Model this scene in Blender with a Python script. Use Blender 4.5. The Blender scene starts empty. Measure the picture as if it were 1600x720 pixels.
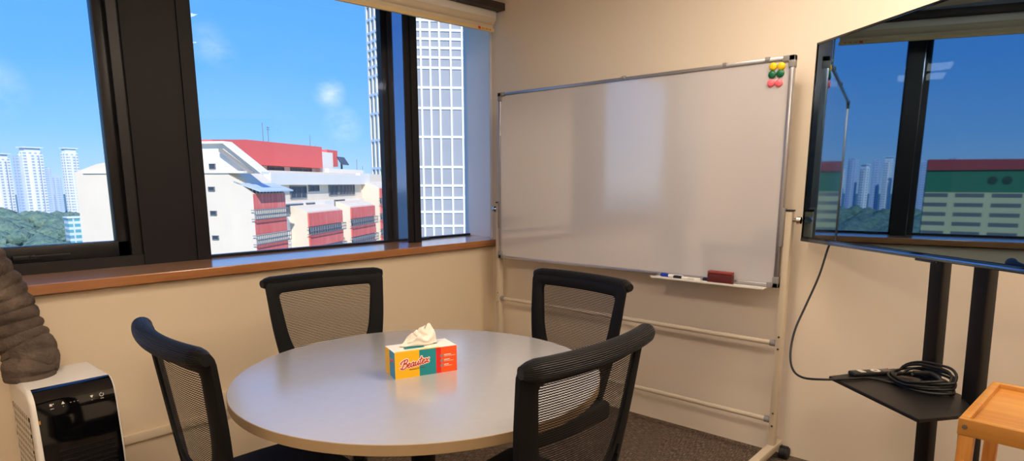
import bpy, bmesh, math, random
from mathutils import Vector, Matrix, Quaternion
random.seed(7)
PI = math.pi
scn = bpy.context.scene
COL = scn.collection
scn.view_settings.view_transform = 'Standard'
scn.view_settings.look = 'None'
scn.view_settings.exposure = 0.0
scn.view_settings.gamma = 1.0
try:
    scn.cycles.use_denoising = True
    scn.cycles.max_bounces = 10
    scn.cycles.transparent_max_bounces = 16
    scn.cycles.sample_clamp_indirect = 6.0
    scn.cycles.caustics_reflective = False
    scn.cycles.caustics_refractive = False
except Exception:
    pass

# ------------------------------------------------------------------ materials
def srgb(r, g, b):
    f = lambda c: (c/255/12.92) if c/255 <= .04045 else ((c/255+.055)/1.055)**2.4
    return (f(r), f(g), f(b), 1)

class NT:
    def __init__(s, name):
        s.m = bpy.data.materials.new(name); s.m.use_nodes = True
        s.t = s.m.node_tree; s.t.nodes.clear()
        s.out = s.t.nodes.new('ShaderNodeOutputMaterial')
    def n(s, typ, **kw):
        nd = s.t.nodes.new(typ)
        for k, v in kw.items():
            if k.startswith('i_'): nd.inputs[k[2:].replace('_', ' ')].default_value = v
            else: setattr(nd, k, v)
        return nd
    def l(s, a, b): s.t.links.new(a, b)
    def ramp(s, src, stops):
        r = s.n('ShaderNodeValToRGB')
        e = r.color_ramp.elements
        while len(e) < len(stops): e.new(.5)
        for i, (p, c) in enumerate(stops): e[i].position = p; e[i].color = c
        s.l(src, r.inputs[0]); return r.outputs[0]
    def math(s, op, a, b=None, c=None):
        nd = s.n('ShaderNodeMath', operation=op)
        for i, v in enumerate((a, b, c)):
            if v is None: continue
            if isinstance(v, (int, float)): nd.inputs[i].default_value = v
            else: s.l(v, nd.inputs[i])
        return nd.outputs[0]
    def mix(s, fac, a, b):
        nd = s.n('ShaderNodeMix', data_type='RGBA')
        for k, v in ((0, fac), (6, a), (7, b)):
            if isinstance(v, (int, float, tuple)): nd.inputs[k].default_value = v
            else: s.l(v, nd.inputs[k])
        return nd.outputs[2]
    def obj(s):
        return s.n('ShaderNodeTexCoord').outputs['Object']
    def bsdf(s, color, rough=.5, metal=0., spec=.5, normal=None, coat=0.):
        b = s.n('ShaderNodeBsdfPrincipled')
        if isinstance(color, tuple): b.inputs['Base Color'].default_value = color
        else: s.l(color, b.inputs['Base Color'])
        if isinstance(rough, (int, float)): b.inputs['Roughness'].default_value = rough
        else: s.l(rough, b.inputs['Roughness'])
        b.inputs['Metallic'].default_value = metal
        b.inputs['Specular IOR Level'].default_value = spec
        b.inputs['Coat Weight'].default_value = coat
        b.inputs['Coat Roughness'].default_value = .05
        if normal is not None: s.l(normal, b.inputs['Normal'])
        s.l(b.outputs[0], s.out.inputs[0])
        return b
    def bump(s, h, strength=.2, dist=.01):
        b = s.n('ShaderNodeBump'); b.inputs['Strength'].default_value = strength; b.inputs['Distance'].default_value = dist
        s.l(h, b.inputs['Height']); return b.outputs[0]
    def noise(s, scale, detail=3., vec=None, rough=.5):
        nd = s.n('ShaderNodeTexNoise'); nd.inputs['Scale'].default_value = scale
        nd.inputs['Detail'].default_value = detail; nd.inputs['Roughness'].default_value = rough
        s.l(vec if vec is not None else s.obj(), nd.inputs['Vector']); return nd.outputs[0]
    def mapping(s, scale=(1, 1, 1), rot=(0, 0, 0), vec=None):
        nd = s.n('ShaderNodeMapping'); nd.inputs['Scale'].default_value = scale; nd.inputs['Rotation'].default_value = rot
        s.l(vec if vec is not None else s.obj(), nd.inputs['Vector']); return nd.outputs[0]

def sc(c, k): return (min(1, c[0]*k), min(1, c[1]*k), min(1, c[2]*k), 1)

def mat(name, color, rough=.5, metal=0., spec=.5, var=.06, nscale=8., bump=0., bscale=60., coat=0.):
    t = NT(name)
    nz = t.noise(nscale, 4.)
    c = t.mix(nz, sc(color, 1-var), sc(color, 1+var))
    nm = t.bump(t.noise(bscale, 3.), bump, .004) if bump else None
    t.bsdf(c, rough, metal, spec, nm, coat)
    return t.m

M = {}
M['wall_paint'] = mat('wall_paint', srgb(228, 215, 196), .55, var=.015, nscale=3, bump=.03, bscale=220)
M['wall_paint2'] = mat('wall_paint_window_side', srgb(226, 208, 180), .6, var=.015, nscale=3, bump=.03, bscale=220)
M['ceiling'] = mat('ceiling_board', srgb(235, 230, 220), .8, var=.02)
M['white_plastic'] = mat('white_plastic', srgb(232, 228, 220), .35, var=.01)
M['black_plastic'] = mat('black_plastic', srgb(20, 20, 22), .45, var=.1, bump=.04, bscale=300)
M['black_metal'] = mat('black_powder_coat', srgb(19, 18, 19), .42, spec=.4, var=.08, bump=.05, bscale=500)
M['gloss_black'] = mat('gloss_black', srgb(7, 7, 9), .06, var=.05, coat=.3)
M['frame_dark'] = mat('anodised_dark_frame', srgb(18, 18, 22), .36, spec=.4, var=.1, nscale=5)
M['column_dark'] = mat('dark_bronze_cladding', srgb(24, 23, 28), .5, spec=.25, var=.05, nscale=3)
M['alu'] = mat('brushed_aluminium', srgb(178, 178, 184), .3, metal=.85, var=.05, nscale=30)
M['grey_plastic'] = mat('grey_plastic', srgb(140, 137, 135), .45, var=.03)
M['cream_steel'] = mat('cream_painted_steel', srgb(206, 192, 168), .38, var=.03)
M['chrome'] = mat('chrome', srgb(200, 195, 190), .15, metal=1., var=.02)
M['blind_cream'] = mat('cream_blind_fabric', srgb(214, 200, 176), .8, var=.03, bump=.1, bscale=400)
M['blind_bar'] = mat('blind_bar', srgb(226, 202, 150), .5, var=.03)
M['pelmet'] = mat('pelmet_dark', srgb(44, 37, 36), .5, var=.1)
M['red_paint'] = mat('red_mark', srgb(205, 55, 40), .5, var=.02)
M['orange_mark'] = mat('orange_mark', srgb(205, 140, 60), .5, var=.02)
M['rubber'] = mat('black_rubber', srgb(16, 16, 17), .6, var=.1)
M['cable'] = mat('cable_black', srgb(9, 9, 10), .5, var=.1)
M['paper'] = mat('tissue_paper', srgb(240, 232, 220), .9, var=.02, bump=.15, bscale=90)
M['yellow'] = mat('yellow_plastic', srgb(240, 200, 20), .3, var=.02)
M['green'] = mat('green_plastic', srgb(10, 98, 62), .3, var=.02)
M['pink'] = mat('pink_plastic', srgb(255, 110, 125), .3, var=.02)
M['blue_cap'] = mat('blue_plastic', srgb(25, 55, 165), .35, var=.02)
M['navy_cap'] = mat('navy_plastic', srgb(28, 32, 62), .35, var=.02)
M['maroon'] = mat('maroon_felt', srgb(92, 26, 24), .7, var=.12, nscale=40)
M['maroon_top'] = mat('maroon_back', srgb(150, 60, 52), .6, var=.06, nscale=40)
M['remote_btn'] = mat('remote_grey', srgb(205, 198, 185), .4, var=.02)
M['icon'] = mat('icon_white', srgb(215, 210, 200), .5, var=.02)

def mk_whiteboard():
    t = NT('whiteboard_enamel')
    n = t.noise(2.2, 3.)
    c = t.mix(n, srgb(200, 198, 200), srgb(207, 205, 207))
    st = t.noise(1.5, 4., t.mapping((14, 1, .7)))
    r = t.math('MULTIPLY_ADD', st, .07, .045)
    b = t.bsdf(c, r, 0, .8, None, 1.0); t.l(r, b.inputs['Coat Roughness']); b.inputs['Coat IOR'].default_value = 1.9
    return t.m
M['whiteboard'] = mk_whiteboard()

def mk_table():
    t = NT('table_laminate')
    n = t.noise(30, 3.)
    c = t.mix(n, srgb(171, 169, 168), srgb(177, 175, 174))
    t.bsdf(c, .24, 0, .9, t.bump(t.noise(400, 2.), .03, .001), .7).inputs['Coat Roughness'].default_value = .2
    return t.m
M['laminate'] = mk_table()
M['edge_band'] = mat('table_edge_band', srgb(160, 136, 102), .6, var=.04, nscale=20)

def mk_carpet():
    t = NT('carpet_tile')
    v = t.obj()
    a = t.noise(1., 4., t.mapping((210, 34, 1), vec=v))
    b = t.noise(1., 4., t.mapping((34, 210, 1), vec=v))
    ck = t.n('ShaderNodeTexChecker'); ck.inputs['Scale'].default_value = 2.0; t.l(v, ck.inputs['Vector'])
    s = t.mix(ck.outputs['Fac'], a, b)
    f = t.noise(260, 2., v)
    h = t.math('ADD', t.math('MULTIPLY', s, .75), t.math('MULTIPLY', f, .35))
    c = t.ramp(h, [(.38, srgb(58, 48, 42)), (.55, srgb(92, 79, 68)), (.72, srgb(140, 122, 104))])
    t.bsdf(c, .95, 0, .1, t.bump(h, .5, .006))
    return t.m
M['carpet'] = mk_carpet()

def mk_wood(name, dark, light, rough=.4, grain=(3, 60, 60), rot=(0, 0, 0), planks=None, coat=0.):
    t = NT(name)
    v = t.mapping(grain, rot)
    n = t.noise(1.2, 5., v, .6)
    c = t.ramp(n, [(.3, dark), (.7, light)])
    if planks:
        sep = t.n('ShaderNodeSeparateXYZ'); t.l(t.obj(), sep.inputs[0])
        k = t.math('FLOOR', t.math('MULTIPLY', sep.outputs[planks[0]], 1/planks[1]))
        wn = t.n('ShaderNodeTexWhiteNoise', noise_dimensions='1D'); t.l(k, wn.inputs['W'])
        c2 = t.mix(.5, c, t.ramp(wn.outputs[0], [(0, dark), (1, light)]))
        fr = t.math('FRACT', t.math('MULTIPLY', sep.outputs[planks[0]], 1/planks[1]))
        line = t.math('LESS_THAN', fr, .035)
        c = t.mix(t.math('MULTIPLY', line, .35), c2, sc(dark, .6))
    b = t.bsdf(c, rough, 0, .4, t.bump(n, .05, .002), coat); b.inputs['Coat Roughness'].default_value = .16; b.inputs['Coat IOR'].default_value = 1.6
    return t.m
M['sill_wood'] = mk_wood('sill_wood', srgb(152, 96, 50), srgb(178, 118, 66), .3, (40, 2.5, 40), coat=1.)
M['pine'] = mk_wood('bamboo_wood', srgb(180, 116, 44), srgb(206, 150, 74), .35, (2.5, 40, 40), planks=(1, .085))
M['pine_leg'] = mk_wood('bamboo_leg', srgb(172, 106, 38), srgb(200, 138, 62), .38, (40, 40, 3))

def mk_mesh_fabric():
    t = NT('chair_mesh_fabric')
    uv = t.n('ShaderNodeTexCoord').outputs['UV']
    sep = t.n('ShaderNodeSeparateXYZ'); t.l(uv, sep.inputs[0])
    sx = t.math('SINE', t.math('MULTIPLY', sep.outputs[0], 2*PI/.010))
    ph = t.math('MULTIPLY', sx, .55)
    w = t.math('SINE', t.math('ADD', t.math('MULTIPLY', sep.outputs[1], 2*PI/.0066), ph))
    hole = t.math('GREATER_THAN', w, .12)
    tr = t.n('ShaderNodeBsdfTransparent'); tr.inputs[0].default_value = (.92, .92, .92, 1)
    b = t.n('ShaderNodeBsdfPrincipled'); b.inputs['Base Color'].default_value = srgb(17, 17, 20); b.inputs['Roughness'].default_value = .6
    mx = t.n('ShaderNodeMixShader'); t.l(hole, mx.inputs[0]); t.l(b.outputs[0], mx.inputs[1]); t.l(tr.outputs[0], mx.inputs[2])
    t.l(mx.outputs[0], t.out.inputs[0])
    return t.m
M['mesh_fabric'] = mk_mesh_fabric()

def mk_rib():
    t = NT('ribbed_roll_fabric')
    uv = t.n('ShaderNodeTexCoord').outputs['UV']
    sep = t.n('ShaderNodeSeparateXYZ'); t.l(uv, sep.inputs[0])
    w = t.math('SINE', t.math('MULTIPLY', sep.outputs[1], 2*PI*34))
    h = t.math('MULTIPLY_ADD', w, .5, .5)
    c = t.mix(h, srgb(5, 5, 6), srgb(22, 21, 22))
    t.bsdf(c, .46, 0, .28, t.bump(h, .9, .004))
    return t.m
M['rib'] = mk_rib()
M['chair_black'] = mat('chair_black_fabric', srgb(13, 13, 15), .7, spec=.22, var=.12, bump=.08, bscale=400)

def mk_hose():
    t = NT('hose_fabric')
    n = t.noise(14, 5.)
    f = t.noise(60, 4., rough=.7)
    c = t.ramp(n, [(.3, srgb(72, 61, 53)), (.7, srgb(112, 98, 86))])
    t.bsdf(c, .75, 0, .3, t.bump(t.math('ADD', n, t.math('MULTIPLY', f, .6)), .9, .02))
    return t.m
M['hose'] = mk_hose()

def mk_glass():
    t = NT('window_glass')
    tr = t.n('ShaderNodeBsdfTransparent'); tr.inputs[0].default_value = (.97, .985, .99, 1)
    g = t.n('ShaderNodeBsdfGlossy'); g.inputs['Roughness'].default_value = .0
    fr = t.n('ShaderNodeFresnel'); fr.inputs['IOR'].default_value = 1.35
    mx = t.n('ShaderNodeMixShader'); t.l(fr.outputs[0], mx.inputs[0]); t.l(tr.outputs[0], mx.inputs[1]); t.l(g.outputs[0], mx.inputs[2])
    t.l(mx.outputs[0], t.out.inputs[0]); return t.m
M['glass'] = mk_glass()

def mk_screen():
    t = NT('tv_screen')
    n = t.noise(3, 2.)
    t.bsdf((.20, .29, .38, 1), t.math('MULTIPLY_ADD', n, .01, .012), 1.0, .5)
    return t.m
M['screen'] = mk_screen()

def mk_emit(name, col, s):
    t = NT(name)
    e = t.n('ShaderNodeEmission'); e.inputs[0].default_value = col; e.inputs[1].default_value = s
    t.l(e.outputs[0], t.out.inputs[0]); return t.m
M['lamp'] = mk_emit('warm_diffuser', (1, .83, .66, 1), 31.)

def mk_reveal_side():
    t = NT('mullion_gloss')
    n = t.noise(4, 2.)
    c = t.mix(n, srgb(142, 152, 178), srgb(150, 160, 186))
    t.bsdf(c, .08, .85, 1.0); return t.m
M['mullion_gloss'] = mk_reveal_side()

def facade(name, wall, glass, px, pz, wx=.55, wz=.5, rough=.8, axis_mix=True, dirt=.06):
    """wall colour with a grid of dark windows, in object space"""
    t = NT(name)
    sep = t.n('ShaderNodeSeparateXYZ'); t.l(t.obj(), sep.inputs[0])
    h = t.math('ADD', sep.outputs[0], sep.outputs[1])
    fx = t.math('FRACT', t.math('MULTIPLY', h, 1/px)); fz = t.math('FRACT', t.math('MULTIPLY', sep.outputs[2], 1/pz))
    a = t.math('LESS_THAN', fx, wx); b = t.math('LESS_THAN', fz, wz)
    k = t.math('MULTIPLY', a, b)
    gm = t.n('ShaderNodeNewGeometry'); sn = t.n('ShaderNodeSeparateXYZ'); t.l(gm.outputs['Normal'], sn.inputs[0])
    up = t.math('LESS_THAN', t.math('ABSOLUTE', sn.outputs[2]), .5)
    k = t.math('MULTIPLY', k, up)
    n = t.noise(.08, 3.)
    c = t.mix(n, sc(wall, 1-dirt), sc(wall, 1+dirt))
    t.bsdf(t.mix(k, c, glass), rough, 0, .2); return t.m

M['hdb_cream'] = mat('cream_render', srgb(230, 213, 190), .85, spec=.2, var=.06, nscale=.5)
M['hdb_white'] = mat('white_render', srgb(240, 229, 214), .85, spec=.2, var=.04, nscale=.6)
def mk_red():
    t = NT('faded_red_paint')
    n = t.noise(.35, 5.); s = t.noise(1., 4., t.mapping((3.0, 3.0, .25)))
    c = t.ramp(t.math('ADD', t.math('MULTIPLY', n, .5), t.math('MULTIPLY', s, .5)), [(.3, srgb(222, 100, 92)), (.55, srgb(232, 122, 112)), (.75, srgb(236, 170, 158))])
    t.bsdf(c, .85, 0, .2); return t.m
M['hdb_red'] = mk_red()
M['hdb_redroof'] = mat('red_cladding', srgb(236, 108, 100), .8, spec=.2, var=.04, nscale=.4)
M['ext_glass'] = mat('window_dark', srgb(62, 70, 82), .4, var=.2, nscale=.9)
M['ext_frame'] = mat('grille_grey', srgb(120, 122, 126), .6, var=.1)
M['ext_laundry'] = facade('balcony_clutter', srgb(150, 150, 152), srgb(74, 78, 88), .55, 1.3, .5, .8)
M['awning'] = mat('pale_awning', srgb(190, 202, 212), .6, var=.05)
M['tower_white'] = mat('tower_white', srgb(236, 241, 246), .7, var=.02, nscale=.05)
M['tower_glass'] = mat('tower_glass', srgb(160, 160, 164), .6, var=.12, nscale=.12)
M['tower_glass_warmed'] = mat('tower_glass_shaded', srgb(196, 178, 150), .7, spec=.1, var=.08, nscale=.12)  # warm copy of tower_glass, offsets the blue shade on the left face
M['tower_glass_blue'] = mat('tower_glass_blue', srgb(110, 160, 200), .2, var=.1, nscale=.12)
M['far_a'] = facade('pale_tower_facade', srgb(242, 238, 230), srgb(168, 184, 206), 5.2, 3.1, .5, .55)
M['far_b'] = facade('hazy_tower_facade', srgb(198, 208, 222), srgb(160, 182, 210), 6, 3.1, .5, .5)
M['far_roof'] = mat('pale_roof', srgb(226, 232, 238), .8, var=.03, nscale=.05)
M['school'] = facade('low_block_facade', srgb(214, 224, 228), srgb(104, 170, 182), 3.4, 3.2, .8, .55)
M['beige_block'] = facade('beige_block_facade', srgb(202, 190, 140), srgb(104, 108, 104), 9.0, 2.9, .8, .42)
M['green_band'] = mat('green_paint', srgb(42, 112, 78), .8, var=.08, nscale=.1)
M['red_roof2'] = mat('red_roof', srgb(160, 62, 60), .8, var=.08, nscale=.1)
M['dark_vent'] = mat('dark_vent', srgb(30, 62, 50), .8, var=.1)
def mk_leaf(name, a, b):
    t = NT(name)
    n = t.noise(.22, 6., rough=.7); c = t.ramp(n, [(.35, a), (.68, b)])
    t.bsdf(c, .9, 0, .1, t.bump(t.noise(.5, 5.), 1., 1.5)); return t.m
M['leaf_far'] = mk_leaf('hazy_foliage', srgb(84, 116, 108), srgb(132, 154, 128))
M['leaf'] = mk_leaf('green_foliage', srgb(74, 108, 78), srgb(142, 164, 104))
M['trunk'] = mat('bark', srgb(80, 66, 56), .9)
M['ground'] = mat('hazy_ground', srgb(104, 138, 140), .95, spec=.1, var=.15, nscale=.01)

# ------------------------------------------------------------------ mesh helpers
class MB:
    def __init__(s): s.bm = bmesh.new(); s.uv = None
    def _mi(s, faces, mi):
        for f in faces: f.material_index = mi
    def box(s, c, size, rot=None, bevel=0., seg=2, mi=0):
        r = bmesh.ops.create_cube(s.bm, size=1)
        vs = r['verts']
        bmesh.ops.scale(s.bm, vec=size, verts=vs)
        fs = list({f for v in vs for f in v.link_faces})
        if bevel:
            es = list({e for v in vs for e in v.link_edges})
            rr = bmesh.ops.bevel(s.bm, geom=es, offset=bevel, segments=seg, affect='EDGES', profile=.5)
            vs = list({v for f in rr['faces'] for v in f.verts} | {v for v in vs if v.is_valid})
            fs = list({f for v in vs for f in v.link_faces})
        if rot is not None: bmesh.ops.transform(s.bm, matrix=rot.to_4x4() if hasattr(rot, 'to_4x4') else rot, verts=vs)
        bmesh.ops.translate(s.bm, vec=c, verts=vs)
        s._mi(fs, mi); return vs
    def box2(s, a, b, bevel=0., mi=0):
        c = [(a[i]+b[i])/2 for i in range(3)]; z = [abs(b[i]-a[i]) for i in range(3)]
        return s.box(c, z, None, bevel, 2, mi)
    def cyl(s, a, b, r, r2=None, seg=20, mi=0, cap=True):
        a, b = Vector(a), Vector(b); d = b-a
        r_ = bmesh.ops.create_cone(s.bm, cap_ends=cap, segments=seg, radius1=r, radius2=r if r2 is None else r2, depth=d.length)
        vs = r_['verts']; q = Vector((0, 0, 1)).rotation_difference(d.normalized())
        bmesh.ops.rotate(s.bm, verts=vs, cent=(0, 0, 0), matrix=q.to_matrix())
        bmesh.ops.translate(s.bm, vec=(a+b)/2, verts=vs)
        s._mi({f for v in vs for f in v.link_faces}, mi); return vs
    def sphere(s, c, r, scale=(1, 1, 1), seg=16, mi=0):
        r_ = bmesh.ops.create_uvsphere(s.bm, u_segments=seg, v_segments=max(6, seg//2), radius=r)
        vs = r_['verts']; bmesh.ops.scale(s.bm, vec=scale, verts=vs); bmesh.ops.translate(s.bm, vec=c, verts=vs)
        s._mi({f for v in vs for f in v.link_faces}, mi); return vs
    def ico(s, c, r, sub=1, scale=(1, 1, 1), jit=0.):
        r_ = bmesh.ops.create_icosphere(s.bm, subdivisions=sub, radius=r)
        vs = r_['verts']
        if jit:
            for v in vs: v.co *= 1+random.uniform(-jit, jit)
        bmesh.ops.scale(s.bm, vec=scale, verts=vs); bmesh.ops.translate(s.bm, vec=c, verts=vs); return vs
    def sweep(s, pts, radii, seg=14, mi=0, cap=True, flat=None, uv=False):
        """tube along points; radii number or list; flat=(a,b) scales the two cross axes"""
        pts = [Vector(p) for p in pts]; n = len(pts)
        if isinstance(radii, (int, float)): radii = [radii]*n
        tang = [(pts[min(i+1, n-1)]-pts[max(i-1, 0)]).normalized() for i in range(n)]
        up = Vector((0, 0, 1))
        if abs(tang[0].dot(up)) > .95: up = Vector((0, 1, 0))
        nrm = (up-tang[0]*up.dot(tang[0])).normalized(); rings = []
        if uv and s.uv is None: s.uv = s.bm.loops.layers.uv.new('UVMap')
        for i in range(n):
            if i: 
                q = tang[i-1].rotation_difference(tang[i]); nrm = (q @ nrm); nrm = (nrm-tang[i]*nrm.dot(tang[i])).normalized()
            bn = tang[i].cross(nrm); fa, fb = flat or (1, 1)
            rings.append([s.bm.verts.new(pts[i]+(nrm*math.cos(2*PI*k/seg)*fa+bn*math.sin(2*PI*k/seg)*fb)*radii[i]) for k in range(seg)])
        for i in range(n-1):
            for k in range(seg):
                f = s.bm.faces.new((rings[i][k], rings[i][(k+1) % seg], rings[i+1][(k+1) % seg], rings[i+1][k])); f.material_index = mi
                if uv:
                    for lp, (uu, vv) in zip(f.loops, ((i, k), (i, k+1), (i+1, k+1), (i+1, k))): lp[s.uv].uv = (uu/(n-1), vv/seg)
        if cap:
            for rg, rev in ((rings[0], True), (rings[-1], False)):
                f = s.bm.faces.new(list(reversed(rg)) if rev else rg); f.material_index = mi
        return rings
    def lathe(s, prof, c=(0, 0, 0), seg=32, mi=0):
        rings = []
        for r, z in prof:
            if r < 1e-6: rings.append([s.bm.verts.new((c[0], c[1], c[2]+z))])
            else: rings.append([s.bm.verts.new((c[0]+r*math.cos(2*PI*k/seg), c[1]+r*math.sin(2*PI*k/seg), c[2]+z)) for k in range(seg)])
        for a, b in zip(rings, rings[1:]):
            for k in range(seg):
                k2 = (k+1) % seg
                vs = [a[0], b[k2], b[k]] if len(a) == 1 else [a[k], a[k2], b[0]] if len(b) == 1 else [a[k], a[k2], b[k2], b[k]]
                f = s.bm.faces.new(vs); f.material_index = mi
    def prism(s, poly, lo, hi, plane='xy', mi=0):
        """poly 2D points extruded along the remaining axis"""
        def P(p, h):
            return {'xy': (p[0], p[1], h), 'xz': (p[0], h, p[1]), 'yz': (h, p[0], p[1])}[plane]
        a = [s.bm.verts.new(P(p, lo)) for p in poly]; b = [s.bm.verts.new(P(p, hi)) for p in poly]
        fs = [s.bm.faces.new(a), s.bm.faces.new(list(reversed(b)))]
        n = len(poly)
        for i in range(n): fs.append(s.bm.faces.new((a[i], b[i], b[(i+1) % n], a[(i+1) % n])))
        s._mi(fs, mi); return a+b
    def quad(s, pts, mi=0):
        f = s.bm.faces.new([s.bm.verts.new(p) for p in pts]); f.material_index = mi
    def build(s, name, mats, parent=None, smooth=False, off=None, auto=None):
        if off is not None: bmesh.ops.translate(s.bm, vec=-Vector(off), verts=s.bm.verts)
        bmesh.ops.recalc_face_normals(s.bm, faces=s.bm.faces)
        me = bpy.data.meshes.new(name); s.bm.to_mesh(me); s.bm.free()
        if not isinstance(mats, (list, tuple)): mats = [mats]
        for m in mats: me.materials.append(m)
        if smooth:
            for p in me.polygons: p.use_smooth = True
            try: me.set_sharp_from_angle(angle=math.radians(auto or 40))
            except Exception: pass
        o = bpy.data.objects.new(name, me); COL.objects.link(o)
        if parent is not None: o.parent = parent
        return o

def thing(name, label, cat, loc=(0, 0, 0), rotz=0., group=None):
    o = bpy.data.objects.new(name, None); COL.objects.link(o)
    o.empty_display_size = .1
    o.location = loc; o.rotation_euler = (0, 0, rotz); o['label'] = label; o['category'] = cat
    if group: o['group'] = group
    return o
def tag(o, label, cat, group=None, kind=None):
    o['label'] = label; o['category'] = cat
    if group: o['group'] = group
    if kind: o['kind'] = kind
    return o
def struct(o, label=None):
    o['kind'] = 'structure'
    if label: o['label'] = label
    return o
def RZ(a): return Matrix.Rotation(a, 3, 'Z')
def RX(a): return Matrix.Rotation(a, 3, 'X')
def RY(a): return Matrix.Rotation(a, 3, 'Y')

# ------------------------------------------------------------------ camera
cam = bpy.data.cameras.new('camera'); co = bpy.data.objects.new('camera', cam); COL.objects.link(co)
cam.sensor_fit = 'HORIZONTAL'; cam.sensor_width = 36; cam.lens = 960/1600*36
cam.shift_y = 98/1600; cam.clip_start = .05; cam.clip_end = 6000
CAM = Vector((2.950, -3.134, 1.364))
co.location = CAM; co.rotation_euler = (math.radians(90-10.15), 0, math.radians(41.46))
scn.camera = co

# ------------------------------------------------------------------ room shell
XR, YN, ZC = 4.6, -4.7, 2.7
SILL = .98
m = MB(); m.box2((-.45, YN-.2, -.12), (XR+.2, .3, 0)); struct(m.build('floor', M['carpet']), 'patterned brown grey carpet tile floor')
m = MB(); m.box2((-.45, YN-.2, ZC), (XR+.2, .3, ZC+.15)); struct(m.build('ceiling', M['ceiling']), 'plain pale ceiling')
m = MB()
m.box2((-.45, YN-.2, 0), (0, .12, SILL-.05)); m.box2((-.45, YN-.2, 2.52), (0, .12, ZC)); m.box2((-.45, YN-.2, SILL-.05), (0, -3.55, 2.52))
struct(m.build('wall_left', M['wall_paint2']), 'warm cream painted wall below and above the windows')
m = MB(); m.box2((0, 0, 0), (XR+.2, .3, ZC)); m.box2((-.392, .12, 0), (0, .3, ZC))
struct(m.build('wall_back', M['wall_paint']), 'cream painted wall behind the whiteboard')
m = MB(); m.box2((XR, YN, 0), (XR+.2, 0, ZC)); struct(m.build('wall_right', M['wall_paint']))
m = MB(); m.box2((0, YN-.2, 0), (XR, YN, ZC)); struct(m.build('wall_near', M['wall_paint']))

m = MB(); m.box2((-.392, .1185, SILL), (0, .121, 2.52)); struct(m.build('trim_5', mat('reveal_lit_paint', srgb(246, 246, 246), .5, var=.01)), 'reveal beside the narrow window, whitened to stand for sky light')  # thin sheet whiter than the cream wall, paints in the window light
# sill board
m = MB()
m.prism([(-.40, -3.55), (.042, -3.55), (.042, -.012), (0, -.012), (0, .12), (-.40, .12)], SILL-.042, SILL)
M['sill_top_lit'] = mk_wood('sill_wood_lit', srgb(196, 142, 100), srgb(216, 164, 122), .3, (40, 2.5, 40), coat=1.)  # lighter copy of the sill wood, sky sheen on top put into the colour
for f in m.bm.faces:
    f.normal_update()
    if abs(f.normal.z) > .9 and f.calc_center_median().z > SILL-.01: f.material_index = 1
o = m.build('trim_3', [M['sill_wood'], M['sill_top_lit']]); struct(o, 'brown wooden window sill board')
bv = o.modifiers.new('Bevel', 'BEVEL'); bv.width = .004; bv.segments = 2

# window frames, glass plane x = -.36
def pane(y0, y1, z0, z1, parent, x=-.36):
    m = MB(); m.quad([(x, y0, z0), (x, y1, z0), (x, y1, z1), (x, y0, z1)]); return m.build('window_pane', M['glass'], parent)
ZT = 2.52
# window 1: opening sash on the left
m = MB()
m.box2((-.40, -3.55, SILL), (-.30, -2.105, SILL+.05)); m.box2((-.40, -2.155, SILL), (-.31, -2.105, ZT))
m.box2((-.40, -3.55, SILL), (-.30, -3.48, ZT)); m.box2((-.40, -3.55, ZT-.06), (-.30, -2.105, ZT))
w1 = m.build('window_1', M['frame_dark']); struct(w1, 'left window with dark opening sash')
m = MB()
m.box2((-.385, -3.48, SILL+.045), (-.335, -2.15, SILL+.118), .004); m.box2((-.385, -2.205, SILL+.045), (-.335, -2.15, ZT-.06), .004)
m.box2((-.385, -3.48, SILL+.045), (-.335, -3.43, ZT-.06), .004); m.box2((-.385, -3.48, ZT-.12), (-.335, -2.15, ZT-.06), .004)
m.build('sash', M['frame_dark'], w1, True)
m = MB()
m.box2((-.335, -2.60, SILL+.062), (-.318, -2.52, SILL+.082), .003); m.cyl((-.318, -2.535, SILL+.075), (-.305, -2.535, SILL+.075), .007)
m.box2((-.312, -2.54, SILL+.071), (-.304, -2.40, SILL+.080), .003)
m.build('window_handle', M['black_metal'], w1, True)
pane(-3.45, -2.19, SILL+.10, ZT-.09, w1)
# wide column cladding
m = MB(); m.box2((-.42, -2.108, SILL), (-.30, -1.805, ZT)); m.box2((-.302, -1.865, SILL), (-.292, -1.800, ZT)); m.box2((-.302, -2.108, SILL), (-.296, -2.085, ZT))
struct(m.build('trim_1', M['column_dark']), 'wide dark clad column between the windows')
# window 2
m = MB()
m.box2((-.38, -1.80, SILL), (-.34, -.575, SILL+.014)); m.box2((-.38, -1.80, ZT-.03), (-.34, -.575, ZT)); m.box2((-.38, -1.80, SILL), (-.34, -1.79, ZT)); m.box2((-.41, -.625, SILL), (-.368, -.575, ZT))
w2 = m.build('window_2', M['frame_dark']); struct(w2, 'middle fixed window')
pane(-1.79, -.60, SILL+.01, ZT-.02, w2)
# mullion
m = MB(); m.box2((-.42, -.576, SILL), (-.205, -.478, ZT)); m.box2((-.206, -.53, SILL), (-.198, -.476, ZT))
mu = m.build('trim_2', M['frame_dark']); struct(mu, 'deep dark mullion post between the windows')
m = MB(); m.box2((-.365, -.5785, SILL), (-.212, -.576, ZT)); m.build('side_cover', M['mullion_gloss'], mu)
# window 3
m = MB()
m.box2((-.38, -.478, SILL), (-.34, .12, SILL+.014)); m.box2((-.38, -.478, ZT-.03), (-.34, .12, ZT)); m.box2((-.38, -.478, SILL), (-.34, -.465, ZT))
w3 = m.build('window_3', M['frame_dark']); struct(w3, 'narrow fixed window by the corner')
pane(-.47, .1195, SILL+.01, ZT-.02, w3)
m = MB(); m.box2((-.335, -.40, SILL), (-.31, -.30, SILL+.012), .003); m.build('window_catch', M['black_plastic'], w3)

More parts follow.
